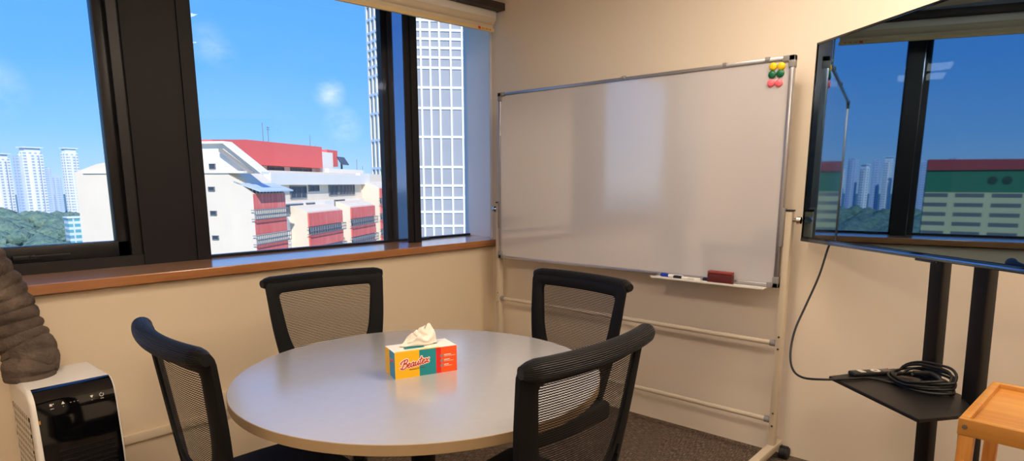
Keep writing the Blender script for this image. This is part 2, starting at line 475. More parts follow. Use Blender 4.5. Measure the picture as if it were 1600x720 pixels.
# cable trunking on window wall
m = MB(); m.box2((0, YN, .238), (.018, -.0, .278), .003)
struct(m.build('trim_4', M['wall_paint2'], None, True), 'cream cable trunking along the window wall')
m = MB(); m.box2((0, -1.955, .28), (.03, -1.875, .37), .004); m2 = m.build('wall_socket', M['wall_paint2'], None, True)
tag(m2, 'cream wall socket box above the trunking behind the round table', 'socket')

# ------------------------------------------------------------------ roller blind
tilt = .037
bl = thing('roller_blind', 'cream roller blind pulled up under a dark headrail over the right windows', 'blind', (.02, -1.0, 2.5))
def tz(y, z): return z+(y+.07)*tilt
def slab(x0, x1, y0, y1, z0, z1, name, mt, bev=0):
    m = MB(); vs = m.box2((x0, y0, z0), (x1, y1, z1), bev)
    for v in vs: v.co.z = tz(v.co.y, v.co.z)
    return m.build(name, mt, bl, bev > 0, off=bl.location)
slab(.005, .125, -1.50, .0 - .002, 2.455, 2.50, 'headrail', M['pelmet'], .004)
slab(.008, .075, -1.48, -.03, 2.395, 2.455, 'cassette', M['white_plastic'], .006)
m = MB(); m.sweep([(.045, -1.48, tz(-1.48, 2.40)), (.045, -.045, tz(-.045, 2.40))], .032, 18, flat=(1, 1)); m.build('fabric_roll', M['blind_cream'], bl, True, off=bl.location)
slab(.052, .056, -1.47, -.045, 2.345, 2.40, 'fabric', M['blind_cream'])
slab(.046, .064, -1.47, -.04, 2.326, 2.350, 'bottom_bar', M['blind_bar'], .004)
m = MB(); m.box2((.0645, -.19, tz(-.18, 2.331)), (.0655, -.168, tz(-.18, 2.347))); m.build('red_mark', M['red_paint'], bl, off=bl.location)
m = MB()
for i, w in enumerate((.012, .007, .012, .006, .012)):
    y = -.158+i*.018; m.box2((.0645, y, tz(y, 2.334)), (.0653, y+w, tz(y, 2.344)))
m.build('tag_lettering', M['orange_mark'], bl, off=bl.location)
m = MB(); m.box2((-.012, -.013, SILL), (-.002, -.003, 2.455), .002); m.box2((.004, -.0145, 1.02), (.008, -.0105, 2.455))
m.build('side_channel', M['white_plastic'], bl, off=bl.location)

# ------------------------------------------------------------------ mobile whiteboard
WX0, WX1, WZ0, WZ1, WY = .196, 1.9897, .8765, 1.9245, -.147
wb = thing('mobile_whiteboard', 'large white magnetic board in aluminium frame on a cream wheeled stand', 'whiteboard', (1.08, -.12, 0))
def wbuild(m, name, mt, sm=False, par=None): return m.build(name, mt, par or wb, sm, off=wb.location)
m = MB(); m.box2((WX0+.01, WY+.004, WZ0+.01), (WX1-.01, WY+.022, WZ1-.01)); board = wbuild(m, 'board', M['whiteboard'])
for nm, a, b in (('frame_rail', (WX0, WY-.003, WZ1-.016), (WX1, WY+.026, WZ1)), ('frame_rail', (WX0, WY-.003, WZ0), (WX1, WY+.026, WZ0+.016)),
                 ('frame_rail', (WX0, WY-.003, WZ0), (WX0+.016, WY+.026, WZ1)), ('frame_rail', (WX1-.020, WY-.003, WZ0), (WX1, WY+.026, WZ1))):
    m = MB(); m.box2(a, b, .003); wbuild(m, nm, M['alu'], True)
for x, z in ((WX0, WZ0), (WX0, WZ1), (WX1, WZ0), (WX1, WZ1)):
    sx = 1 if x == WX0 else -1; szz = 1 if z == WZ0 else -1
    m = MB(); m.box2((x-sx*.003, WY-.006, z-szz*.003), (x+sx*.05, WY+.028, z+szz*.022), .003); m.box2((x-sx*.003, WY-.006, z-szz*.003), (x+sx*.024, WY+.028, z+szz*.05), .003)
    wbuild(m, 'corner_cap', M['grey_plastic'], True)
for x in (1.10, 1.66, 1.86):
    m = MB(); m.box2((x, WY-.008, WZ1-.012), (x+.022, WY+.01, WZ1+.006), .003); wbuild(m, 'rail_clip', M['grey_plastic'], True)
for x in (.177, 2.013):
    m = MB(); m.box2((x-.016, WY+.008, .045), (x+.016, WY+.046, 1.235), .004); lg = wbuild(m, 'post', M['cream_steel'], True)
    m = MB(); m.box2((x-.018, WY+.006, 1.235), (x+.018, WY+.048, 1.243), .002); m.build('post_cap', M['black_plastic'], lg, True, off=wb.location)
    for zz in (.577, .637, .187, .252):
        m = MB(); m.cyl((x, WY+.008, zz), (x, WY+.004, zz), .005, seg=10); m.build('screw', M['chrome'], lg, True, off=wb.location)
    s = -1 if x < 1 else 1
    m = MB(); m.cyl((x+s*.016, WY+.026, 1.195), (x+s*.038, WY+.026, 1.195), .009); m.cyl((x+s*.036, WY+.026, 1.195), (x+s*.052, WY+.026, 1.195), .02, .017)
    wbuild(m, 'pivot_knob', M['chrome'], True)
    m = MB(); m.box2((x-s*.030, WY-.004, 1.07), (x-s*.014, WY+.03, 1.25), .003); wbuild(m, 'pivot_plate', M['grey_plastic'], True)
    m = MB(); m.box2((x-.02, -.62, .045), (x+.02, -.022, .085), .005); ft = wbuild(m, 'foot', M['cream_steel'], True)
    for yy in (-.56, -.052):
        m = MB()
        m.cyl((x+s*.022, yy, .03), (x+s*.044, yy, .03), .03, seg=20); m.cyl((x+s*.046, yy, .03), (x+s*.062, yy, .03), .03, seg=20)
        m.box2((x+s*.020, yy-.012, .04), (x+s*.060, yy+.012, .064), .004)
        m.build('caster', M['rubber'], ft, True, off=wb.location)
for z in (.6000, .2100):
    m = MB(); m.cyl((.191, WY+.026, z), (1.999, WY+.026, z), .0125, seg=18); tb = wbuild(m, 'cross_tube', M['cream_steel'], True)
    for x in (.193, 1.969):
        m = MB(); m.cyl((x, WY+.026, z), (x+.028, WY+.026, z), .0165, seg=18); m.build('tube_sleeve', M['grey_plastic'], tb, True, off=wb.location)
TX0, TX1 = 1.360, 1.945
m = MB(); m.box2((TX0, WY-.072, WZ0-.006), (TX1, WY-.001, WZ0-.002)); m.box2((TX0, WY-.075, WZ0-.006), (TX1, WY-.070, WZ0+.004), .001)
wbuild(m, 'pen_tray', M['white_plastic'])

# magnets, markers, eraser
def magnet(x, z, mt, label, cat='magnet'):
    m = MB(); m.lathe([(0, .0), (.0165, .0), (.0175, .002), (.0172, .005), (.014, .0085), (.007, .0105), (0, .011)], seg=24)
    bmesh.ops.rotate(m.bm, verts=m.bm.verts, cent=(0, 0, 0), matrix=Matrix.Rotation(PI/2, 3, 'X'))
    o = m.build('magnet', M[mt], None, True); o.location = (x, WY+.0038, z); tag(o, label, cat, 'round magnets on the whiteboard')
for row, z, mt, nm in ((0, 1.887, 'yellow', 'yellow'), (1, 1.852, 'green', 'dark green'), (2, 1.815, 'pink', 'pink')):
    pos = ('top row', 'middle row', 'bottom row')[row]
    magnet(1.897-.002*row, z, mt, f'{nm} round magnet on the whiteboard, left one of the {pos}')
    magnet(1.934-.003*row, z-.003+.004*(row == 1), mt, f'{nm} round magnet on the whiteboard, right one of the {pos}, nearer the frame')
def marker(x0, y, ln, capmt, label, flip=False, endmt=None):
    z = WZ0-.002+.0085
    t = thing('marker_pen', label, 'marker', (x0, y, z), 0, 'marker pens on the whiteboard tray')
    a, b = (.0, .045)
    m = MB(); m.sweep([(.045, 0, 0), (.05, 0, 0), (ln-.004, 0, 0), (ln, 0, 0)], [.0072, .0082, .0082, .006], 16); m.build('barrel', M['white_plastic'], t, True)
    m = MB(); m.sweep([(0, 0, 0), (.002, 0, 0), (.044, 0, 0), (.046, 0, 0)], [.007, .0084, .0086, .0086], 16); m.box((.022, 0, .0088), (.036, .004, .002)); m.build('cap', M[capmt], t, True)
    m = MB(); m.sweep([(ln*.55, 0, 0), (ln*.8, 0, 0)], .00835, 16, cap=False); m.build('label_band', M['icon'], t, True)
    return t
marker(1.392, WY-.020, .13, 'blue_cap', 'white marker pen with bright blue cap at left end of the tray')
marker(1.483, WY-.052, .145, 'black_plastic', 'white marker pen with black cap in the middle of the tray')
marker(1.628, WY-.018, .13, 'navy_cap', 'marker pen with dark navy cap just left of the eraser, partly behind it')
t = thing('board_eraser', 'dark maroon whiteboard eraser standing at the right of the tray', 'eraser', (1.733, WY-.052, WZ0-.002))
m = MB(); m.box((0, 0, .024), (.125, .034, .048), None, .005); m.build('felt_pad', M['maroon'], t, True)
m = MB(); m.box((0, 0, .0545), (.125, .034, .013), None, .004); m.build('eraser_back', M['maroon_top'], t, True)

# ------------------------------------------------------------------ round table
TC = Vector((1.395, -1.839, 0))
t = thing('round_table', 'round white topped meeting table with a beige edge', 'table', TC)
m = MB(); m.lathe([(0, .706), (.592, .706), (.599, .710), (.600, .7385), (.5985, .7398)], seg=128, mi=1); m.lathe([(.5985, .7398), (.597, .74), (0, .74)], seg=128, mi=0)
bmesh.ops.remove_doubles(m.bm, verts=m.bm.verts, dist=1e-5)
top = m.build('tabletop', [M['laminate'], M['edge_band']], t, True, auto=30)
m = MB(); m.lathe([(0, .706), (.17, .706), (.17, .70), (.05, .692), (.042, .68), (.042, .06), (.06, .04)], seg=40); m.build('pedestal', M['black_metal'], t, True)
m = MB(); m.lathe([(0, .0), (.185, .0), (.19, .008), (.185, .016), (.08, .04), (0, .045)], seg=48); m.build('base_plate', M['black_metal'], t, True)

# ------------------------------------------------------------------ tissue box
bx_ang = math.atan2(.203, .074)
t = thing('tissue_box', 'yellow, teal, red and orange tissue box on the round table', 'tissue box', (1.408, -1.957, .74), bx_ang)
# local x along the front from left to right, local y goes to the back (left of front normal)
BW, BD, BH = .216, .102, .088
C_ = {n: mat('carton_'+n, srgb(*c), .42, var=.02) for n, c in dict(yellow=(246, 188, 18), teal=(22, 140, 148), red=(222, 32, 30), orange=(246, 88, 22), white=(244, 238, 226), blue=(60, 150, 190)).items()}
cm = list(C_.values()); ci = {n: i for i, n in enumerate(C_)}
m = MB()
fx = [(0, 'yellow'), (.385, 'teal'), (.655, 'red'), (.735, 'orange'), (1, None)]
for (a, n), (b, _) in zip(fx, fx[1:]):
    m.quad([(a*BW, 0, 0), (b*BW, 0, 0), (b*BW, 0, BH), (a*BW, 0, BH)], ci[n])
    m.quad([(a*BW, BD, 0), (b*BW, BD, 0), (b*BW, BD, BH), (a*BW, BD, BH)], ci[n])
for a, b, n in ((0, .45, 'yellow'), (.45, 1, 'blue')):
    y0, y1 = BD*(1-b), BD*(1-a)
    m.quad([(0, y0, 0), (0, y1, 0), (0, y1, BH), (0, y0, BH)], ci[n]); 
m.quad([(BW, 0, 0), (BW, BD, 0), (BW, BD, BH), (BW, 0, BH)], ci['orange'])
m.quad([(0, 0, 0), (BW, 0, 0), (BW, BD, 0), (0, BD, 0)], ci['white'])
# top: white with yellow front strip and a slot rim in teal
e = .0
for (a, b, n) in ((0, .10, 'yellow'), (.10, 1, 'white')):
    m.quad([(0.0 if n == 'white' else .02*BW, a*BD, BH), (BW*.72 if n == 'yellow' else BW, a*BD, BH), (BW*.72 if n == 'yellow' else BW, b*BD, BH), (0.0 if n == 'white' else .02*BW, b*BD, BH)], ci[n])
m.quad([(BW*.72, 0, BH), (BW, 0, BH), (BW, BD*.1, BH), (BW*.72, BD*.1, BH)], ci['white'])
m.quad([(0, 0, BH), (BW*.02, 0, BH), (BW*.02, BD*.1, BH), (0, BD*.1, BH)], ci['white'])
bmesh.ops.remove_doubles(m.bm, verts=m.bm.verts, dist=1e-5)
carton = m.build('carton', cm, t)
m = MB(); m.quad([(BW*.2, BD*.25, BH+.0006), (BW*.52, BD*.25, BH+.0006), (BW*.52, BD*.45, BH+.0006), (BW*.2, BD*.45, BH+.0006)])
m.build('top_print', C_['teal'], carton)
m = MB(); m.lathe([(0, 0), (.5, 0)], seg=40); bmesh.ops.scale(m.bm, vec=(BW*.56, BD*.22, 1), verts=m.bm.verts); bmesh.ops.translate(m.bm, vec=(BW*.5, BD*.55, BH+.0010), verts=m.bm.verts)
m.build('slot', M['rubber'], carton)
# script lettering "Beautex" from hand drawn strokes (unit: x-height 1)
def arc(cx, cy, rx, ry, a0, a1, n=12): return [(cx+rx*math.cos(math.radians(a0+(a1-a0)*i/n)), cy+ry*math.sin(math.radians(a0+(a1-a0)*i/n))) for i in range(n+1)]
S_ = []
S_.append([(-.35, 1.25), (-.45, 1.55), (-.1, 1.9), (.45, 2.1), (.5, 1.9), (.25, .9), (.0, .0)])                       # B stem with entry swash
S_.append([(.45, 2.1), (.95, 2.15), (1.2, 1.85), (1.0, 1.4), (.4, 1.12), (1.0, 1.1), (1.22, .7), (1.0, .2), (.5, -.08), (-.1, .05), (-.35, .3)])
def shift(p, dx): return [(a+dx, b) for a, b in p]
le = [(.0, .4), (.4, .55), (.62, .85), (.42, 1.05), (.15, .8), (.1, .35), (.32, .0), (.7, .15), (.9, .45)]
la = [(.75, .85), (.5, 1.05), (.15, .8), (.05, .3), (.25, .0), (.55, .2), (.75, .85), (.72, .3), (.85, .0), (1.1, .3)]
lu = [(.0, .7), (.15, 1.0), (.12, .4), (.25, .02), (.5, .15), (.72, .6), (.82, 1.0), (.75, .3), (.9, .0), (1.15, .3)]
lt = [(.35, 1.85), (.22, 1.0), (.15, .3), (.32, .0), (.6, .25)]; ltb = [(-.1, 1.2), (.7, 1.32)]
lx1 = [(.0, .9), (.2, 1.02), (.4, .6), (.6, .05), (.95, .2)]; lx2 = [(.85, 1.0), (.5, .6), (.05, .02)]
x = 1.35
for st, adv in ((le, .85), (la, 1.05), (lu, 1.1)): S_.append(shift(st, x)); x += adv
S_.append(shift(lt, x)); S_.append(shift(ltb, x)); x += .62
S_.append(shift(le, x)); x += .9
S_.append(shift(lx1, x)); S_.append(shift(lx2, x)); x += 1.0
def smoothline(p, n=5):
    out = []; P_ = [p[0]]+p+[p[-1]]
    for i in range(1, len(P_)-2):
        a, b, c, d = [Vector((q[0], q[1])) for q in P_[i-1:i+3]]
        for k in range(n):
            u = k/n; out.append(.5*((2*b)+(c-a)*u+(2*a-5*b+4*c-d)*u*u+(3*b-a-3*c+d)*u**3))
    out.append(Vector(p[-1])); return out
def lettering(name, mt, rad, yoff, sz, ox, oz, face='front', slope=.14):
    m = MB()
    for st in S_:
        pts = smoothline(st)
        w3 = []
        for q in pts:
            u, v = q.x*sz+q.y*sz*.18, q.y*sz+q.x*sz*slope
            w3.append((ox+u, yoff, oz+v) if face == 'front' else (yoff, ox-u, oz+v))
        m.sweep(w3, rad, 8)
        m.sphere(w3[0], rad, seg=8); m.sphere(w3[-1], rad, seg=8)
    for v in m.bm.verts:
        if face == 'front': v.co.y = yoff+(v.co.y-yoff)*.12
        else: v.co.x = yoff+(v.co.x-yoff)*.12
    return m.build(name, mt, carton, True)
pinkw = mat('logo_outline', srgb(250, 226, 208), .5, var=.02); logor = mat('logo_red', srgb(190, 44, 36), .5, var=.02)
lettering('logo_outline', pinkw, .0042, -.0007, .0136, .022, .031)
lettering('logo_lettering', logor, .0017, -.0015, .0136, .022, .031)
lettering('side_logo_outline', pinkw, .0016, -.0006, .0052, .050, .050, 'side')
lettering('side_logo', logor, .0009, -.0010, .0052, .050, .050, 'side')
m = MB()
for a, b in ((.22, .34), (.345, .385), (.40, .47)): m.box2((a*BW, -.0008, .0225+a*.012), (b*BW, 0, .0245+a*.012))
m.build('small_print', mat('print_dark', srgb(90, 60, 20), .6), carton)
m = MB()
for k in range(3): m.cyl((BW*.745, 0, BH*(.66-k*.19)), (BW*.745, -.0009, BH*(.66-k*.19)), .0052, seg=20)
m.build('icon_dot', M['grey_plastic'], carton)
m = MB()
for k in range(3):
    z = BH*(.66-k*.19)
    m.box2((BW*.785, -.0008, z+.001), (BW*(.90-.02*k), 0, z+.004)); m.box2((BW*.785, -.0008, z-.003), (BW*(.97-.03*k), 0, z-.0018))
m.build('side_print', M['icon'], carton)
# tissue
tt = thing('tissue', 'crumpled white tissue pulled up through the slot of the tissue box', 'tissue', Vector((1.408, -1.957, .74))+RZ(bx_ang) @ Vector((BW*.46, BD*.55, BH+.002)), bx_ang)
m = MB(); NU, NV = 40, 12; grid = []
for j in range(NV+1):
    v = j/NV; row = []
    for i in range(NU):
        a = 2*PI*i/NU
        prof = .9*math.exp(-((math.cos(a)-.35)/.5)**2)
        top = .028+.026*max(0, math.cos(a-.2))**2+.010*math.sin(3*a+.6)
        rx = (.060-.026*v**1.4)*(1+.12*math.sin(5*a+2*v)+.06*math.sin(9*a))
        ry = (.010+.020*v*(1-v)*2.2)*(1+.22*math.sin(4*a+1.)+.12*math.sin(7*a+3*v))
        z = v*top+(.006*math.sin(6*a)*v)
        row.append(m.bm.verts.new((rx*math.cos(a)+.010*v, ry*math.sin(a)+.004*math.sin(8*v+a), z)))
    grid.append(row)
for j in range(NV):
    for i in range(NU): m.bm.faces.new((grid[j][i], grid[j][(i+1) % NU], grid[j+1][(i+1) % NU], grid[j+1][i]))
cv_ = m.bm.verts.new((.012, 0, .022))
for i in range(NU): m.bm.faces.new((grid[-1][i], grid[-1][(i+1) % NU], cv_))
m.build('sheet', M['paper'], tt, True, auto=80)
m = MB(); g2 = []
for j in range(9):
    v = j/8; row = []
    for i in range(9):
        u = i/8-.5
        row.append(m.bm.verts.new((.012+u*(.050-.012*v)+.006*math.sin(7*v), .006*math.sin(10*u+3*v)-.004+.012*v, -.0+.02+v*.036+.006*math.sin(5*u)*v)))
    g2.append(row)
for j in range(8):
    for i in range(8): m.bm.faces.new((g2[j][i], g2[j][i+1], g2[j+1][i+1], g2[j+1][i]))
o = m.build('folded_tip', M['paper'], tt, True, auto=80); sd = o.modifiers.new('Solidify', 'SOLIDIFY'); sd.thickness = .002

# ------------------------------------------------------------------ office chairs
def back_pt(x, z, off=0.):
    """front surface of backrest at (x,z); local +y is the sitter's front"""
    return Vector((x, -.212-(z-.5)*.14+.56*x*x-off-(.10*max(0, .62-z)**2), z))
def rounded(poly, rads, n=8):
    out = []; L = len(poly)
    for i in range(L):
        p = Vector(poly[i]); a = (Vector(poly[i-1])-p); b = (Vector(poly[(i+1) % L])-p); r = rads[i]
        d = min(r, a.length*.48, b.length*.48); pa = p+a.normalized()*d; pb = p+b.normalized()*d
        for k in range(n+1):
            u = k/n; out.append(pa*(1-u)**2+p*2*u*(1-u)+pb*u*u)
    return out
def resample(loop, n, center):
    """n points of a closed loop at even angles about the center"""
    L = len(loop); out = []
    for k in range(n):
        a = 2*PI*k/n; d = Vector((math.cos(a), math.sin(a))); best = None
        for i in range(L):
            p, q = loop[i]-center, loop[(i+1) % L]-center; e = q-p
            den = d.x*e.y-d.y*e.x
            if abs(den) < 1e-12: continue
            tt_ = (p.x*e.y-p.y*e.x)/den; u = (p.x*d.y-p.y*d.x)/den
            if tt_ > 0 and -1e-6 <= u <= 1+1e-6 and (best is None or tt_ > best): best = tt_
        out.append(center+d*best)
    return out
CN = Vector((0, .76)); NB = 160
OUT = resample(rounded([(-.258, .972), (.258, .972), (.240, .72), (.176, .46), (-.176, .46), (-.240, .72)], [.03, .03, .2, .06, .06, .2]), NB, CN)
INN = resample(rounded([(-.206, .922), (.206, .922), (.178, .72), (.120, .600), (-.120, .600), (-.178, .72)], [.018, .018, .2, .12, .12, .2]), NB, CN)

def make_chair(label):
    t = thing('office_chair', label, 'chair', (0, 0, 0), 0, 'mesh back office chairs around the round table')
    # frame: shell between outline and mesh opening, with two openings at the lower sides left open
    m = MB(); NR = 6; rows = []
    T = .014
    for side in (0, 1):
        for r in range(NR+1):
            u = r/NR
            rows.append([m.bm.verts.new(back_pt(p.x, p.y, (T if side else 0)*(1)+(.006*math.sin(PI*u) if side else -.006*math.sin(PI*u)))) for p in [INN[k].lerp(OUT[k], u) for k in range(NB)]])
    def hole(k, r):
        p = INN[k].lerp(OUT[k], (r+.5)/NR); return .085 < abs(p.x) < .168 and .50 < p.y < .685 and 1 <= r <= 3
    for s_ in (0, 1):
        R_ = rows[s_*(NR+1):(s_+1)*(NR+1)]
        for r in range(NR):
            for k in range(NB):
                if hole(k, r): continue
                k2 = (k+1) % NB; m.bm.faces.new((R_[r][k], R_[r][k2], R_[r+1][k2], R_[r+1][k]))
    F_, B_ = rows[:NR+1], rows[NR+1:]
    for k in range(NB):
        k2 = (k+1) % NB
        m.bm.faces.new((F_[0][k], F_[0][k2], B_[0][k2], B_[0][k])); m.bm.faces.new((F_[NR][k], F_[NR][k2], B_[NR][k2], B_[NR][k]))
        for r in range(NR):
            if not hole(k, r): continue
            if not hole(k2, r): m.bm.faces.new((F_[r][k2], F_[r+1][k2], B_[r+1][k2], B_[r][k2]))
            if not hole(k-1, r): m.bm.faces.new((F_[r][k], F_[r+1][k], B_[r+1][k], B_[r][k]))
            if not hole(k, r+1): m.bm.faces.new((F_[r+1][k], F_[r+1][k2], B_[r+1][k2], B_[r+1][k]))
            if not hole(k, r-1): m.bm.faces.new((F_[r][k], F_[r][k2], B_[r][k2], B_[r][k]))
    m.build('backrest_frame', M['chair_black'], t, True, auto=50)
    # mesh panel
    m = MB(); uv = m.bm.loops.layers.uv.new('UVMap'); NQ = 10; rr = []
    for r in range(1, NQ+1): rr.append([m.bm.verts.new(back_pt(p.x, p.y, T*.5)) for p in [CN.lerp(INN[k]*1.0, r/NQ*1.012) for k in range(NB)]])
    cv = m.bm.verts.new(back_pt(0, CN.y, T*.5))
    for k in range(NB):
        k2 = (k+1) % NB; m.bm.faces.new((cv, rr[0][k], rr[0][k2]))
        for r in range(NQ-1): m.bm.faces.new((rr[r][k], rr[r][k2], rr[r+1][k2], rr[r+1][k]))
    for f in m.bm.faces:
        for lp in f.loops: lp[uv].uv = (lp.vert.co.x, lp.vert.co.z)
    m.build('mesh_panel', M['mesh_fabric'], t, True, auto=80)
    # rolled top edge
    m = MB(); pts = []; rad = []
    NN = 28
    for i in range(NN+1):
        x = -.266+.532*i/NN; p = back_pt(x, .964, .024); pts.append(p)
        ee = min(i, NN-i); rad.append(.027*(.55 if ee == 0 else .86 if ee == 1 else 1))
    m.sweep(pts, rad, 28, flat=(1.0, .98), uv=True); m.build('top_roll', M['rib'], t, True, auto=60)
    # seat
    m = MB(); vs = m.box((0, .0, 0), (.48, .47, .07), None, .028, 4)
    bmesh.ops.subdivide_edges(m.bm, edges=[e for e in m.bm.edges if e.calc_length() > .2], cuts=6, use_grid_fill=True)
    for v in m.bm.verts:
        if v.co.z > 0: v.co.z += .012*(v.co.x/.24)**2-.010*max(0, v.co.y/.235)**3
        w = 1-.10*max(0, -v.co.y/.235); v.co.x *= w; v.co.z += .455
    m.build('seat', M['chair_black'], t, True, auto=50)
    m = MB(); m.box((0, -.02, .405), (.22, .26, .03), None, .008); m.box((.15, .06, .395), (.10, .03, .012), None, .004); m.build('seat_mechanism', M['black_plastic'], t, True)
    # back bracket: from mechanism to frame foot
    m = MB()
    m.sweep([(0, -.10, .40), (0, -.18, .395), (0, -.235, .41), (0, -.262, .46), (0, -.262, .54), (0, -.262, .60)], [.03, .03, .03, .03, .028, .022], 14, flat=(.5, 1.5))
    m.build('back_bracket', M['black_plastic'], t, True)
    m = MB(); m.cyl((0, 0, .20), (0, 0, .39), .025); m.cyl((0, 0, .09), (0, 0, .24), .033); m.build('gas_lift', M['black_metal'], t, True)
    m = MB(); m.lathe([(0, .065), (.045, .065), (.05, .075), (.05, .105), (.035, .12), (0, .12)], seg=28); m.build('hub', M['black_plastic'], t, True)
    for k in range(5):
        a = 2*PI*k/5+.3; d = Vector((math.cos(a), math.sin(a), 0))
        m = MB(); m.sweep([d*.03+Vector((0, 0, .095)), d*.16+Vector((0, 0, .088)), d*.265+Vector((0, 0, .070))], [.022, .019, .014], 12, flat=(.8, 1.1)); lg = m.build('leg', M['black_plastic'], t, True)
        c = d*.262; n = Vector((-d.y, d.x, 0)); m = MB()
        for s_ in (-1, 1): m.cyl(c+n*s_*.006+Vector((0, 0, .026)), c+n*s_*.024+Vector((0, 0, .026)), .026, seg=18)
        m.cyl(c+Vector((0, 0, .03)), c+Vector((0, 0, .075)), .008, seg=10); m.build('caster', M['rubber'], lg, True)
    return t
def kids(o): return [c for c in COL.objects if c.parent == o]
def copy_tree(o, parent=None):
    c = o.copy(); COL.objects.link(c)
    if parent is not None: c.parent = parent
    for ch in kids(o): copy_tree(ch, c)
    return c
# (back top centre, facing heading deg of local +y)
spots = [((.593, -1.707), -9.9, 'black mesh office chair between the round table and the window wall, its front side showing'),
         ((1.477, -.999), -96.4, 'black mesh office chair between the round table and the whiteboard'),
         ((1.258, -2.597), 85.9, 'black mesh office chair beside the portable air conditioner, left side of the round table'),
         ((2.171, -1.911), 178.9, 'black mesh office chair nearest the wooden trolley, its rolled backrest covering the right table edge')]
proto = None
for (bx, by), hd, lab in spots:
    c = make_chair(lab) if proto is None else copy_tree(proto)
    proto = proto or c; c['label'] = lab
    a = math.radians(hd)-PI/2
    q = back_pt(0, .95, .024); q.z = 0
    loc = Vector((bx, by, 0))-RZ(a) @ q
    c.location = loc; c.rotation_euler = (0, 0, a)

# ------------------------------------------------------------------ television + stand
th = math.radians(39.7)
TD = Vector((math.cos(th), -math.sin(th), 0)); TN = Vector((-math.sin(th), -math.cos(th), 0))
TL = Vector((2.067, -.100, 0)); TW, TZ0, TZ1 = 1.55, 1.103, 1.972
tv = thing('television', 'large black flat screen television mirroring the windows', 'television', TL+TD*TW/2+Vector((0, 0, TZ0)), -th)
# local x along TD, local -y faces the viewer (TN)
H = TZ1-TZ0
m = MB(); m.box2((-TW/2, 0, 0), (TW/2, .028, H), .004); m.box2((-TW*.36, .028, H*.08), (TW*.36, .060, H*.62), .012); m.build('back_cover', M['black_plastic'], tv, True)
m = MB(); m.quad([(-TW/2+.010, -.0015, .019), (TW/2-.010, -.0015, .019), (TW/2-.010, -.0015, H-.010), (-TW/2+.010, -.0015, H-.010)]); m.build('screen', M['screen'], tv)
bez = mat('tv_bezel', srgb(70, 74, 84), .25, metal=.9, var=.05)
m = MB(); m.box2((-TW/2, -.004, 0), (TW/2, .002, .018), .001); m.box2((-TW/2, -.004, H-.009), (TW/2, .002, H), .001)
m.box2((-TW/2, -.004, 0), (-TW/2+.009, .002, H), .001); m.box2((TW/2-.009, -.004, 0), (TW/2, .002, H), .001); m.build('bezel', M['gloss_black'], tv, True)
m = MB(); m.box2((-TW/2, -.006, -.004), (TW/2, .014, .0115), .002); m.build('bottom_trim', mat('tv_trim', srgb(120, 140, 172), .18, metal=1., var=.03), tv, True)
m = MB(); m.box2((-.105, -.003, -.012), (-.015, .012, -.004), .002); m.build('sensor_bar', M['gloss_black'], tv, True)

SZ = .61
st = thing('television_stand', 'black steel television stand with two poles and a small shelf', 'stand', (2.735, -.42, 0))
def sb(m, name, mt, sm=True, par=None): return m.build(name, mt, par or st, sm, off=st.location)
poles = [Vector((2.652, -.335, 0)), Vector((2.800, -.505, 0))]
lean = TN*.040
for p in poles:
    m = MB(); d = lean
    r = Matrix.Identity(4)
    vs = m.box((0, 0, 0), (.062, .042, 1.66), RZ(-th+math.radians(4)), .008, 3)
    for v in vs:
        v.co += p+Vector((0, 0, .86)); v.co += d*(v.co.z-SZ)
    sb(m, 'pole', M['black_metal'])
# mounting bracket
m = MB()
for z in (1.40, 1.62):
    c = (poles[0]+poles[1])/2+lean*(z-SZ)+Vector((0, 0, z))+TN*.03; m.box(c, (.62, .02, .05), RZ(-th), .003)
for s_ in (-.2, .2):
    c = (poles[0]+poles[1])/2+lean*.9+Vector((0, 0, 1.48))+TN*.052+TD*s_; m.box(c, (.035, .06, .42), RZ(-th), .003)
sb(m, 'mount_bracket', M['black_metal'])
shelf = [(2.340, -.540), (2.514, -.249), (2.762, -.459), (2.812, -.621), (2.779, -.718), (2.688, -.843)]
sc_ = (2.345, -.545)
m = MB(); m.prism(shelf, SZ-.014, SZ); sh = sb(m, 'shelf', M['black_metal'], False)
b_ = sh.modifiers.new('Bevel', 'BEVEL'); b_.width = .003; b_.segments = 2
for p in poles:
    m = MB(); m.box(p+TN*.10+Vector((0, 0, .035)), (.06, .62, .05), RZ(-th), .006); lg = sb(m, 'base_rail', M['black_metal'])
    for s_ in (-.27, .27):
        c = p+TN*(.10+s_); m = MB(); m.cyl(c+TD*-.012+Vector((0, 0, .024)), c+TD*.012+Vector((0, 0, .024)), .024, seg=18); sb(m, 'caster', M['rubber'], True, lg)
m = MB(); m.box((poles[0]+poles[1])/2+Vector((0, 0, .05)), (.26, .05, .05), RZ(-th), .006); sb(m, 'cross_rail', M['black_metal'])

# remote
ra = math.radians(50)
t = thing('remote_control', 'slim black remote control with a pale ring button on the black shelf', 'remote', (2.462, -.414, SZ), ra)
m = MB(); m.box((0, 0, .0085), (.175, .044, .017), None, .006, 3); m.build('case', M['black_plastic'], t, True)
m = MB(); m.lathe([(.008, .0172), (.009, .0186), (.0175, .0186), (.0185, .0172)], (.018, 0, 0), seg=28); m.build('ring_button', M['remote_btn'], t, True)
m = MB(); m.box((-.045, .0, .0177), (.022, .034, .0025), None, .001); m.build('rocker_button', M['remote_btn'], t, True)
m = MB()
for i in range(4):
    for j in range(3): m.cyl((.048+i*.009, -.012+j*.012, .0168), (.048+i*.009, -.012+j*.012, .0184), .0032, seg=10)
m.build('key', M['grey_plastic'], t, True)
m = MB(); m.cyl((.082, .012, .0168), (.082, .012, .0186), .0038, seg=12); m.build('power_key', M['red_paint'], t, True)

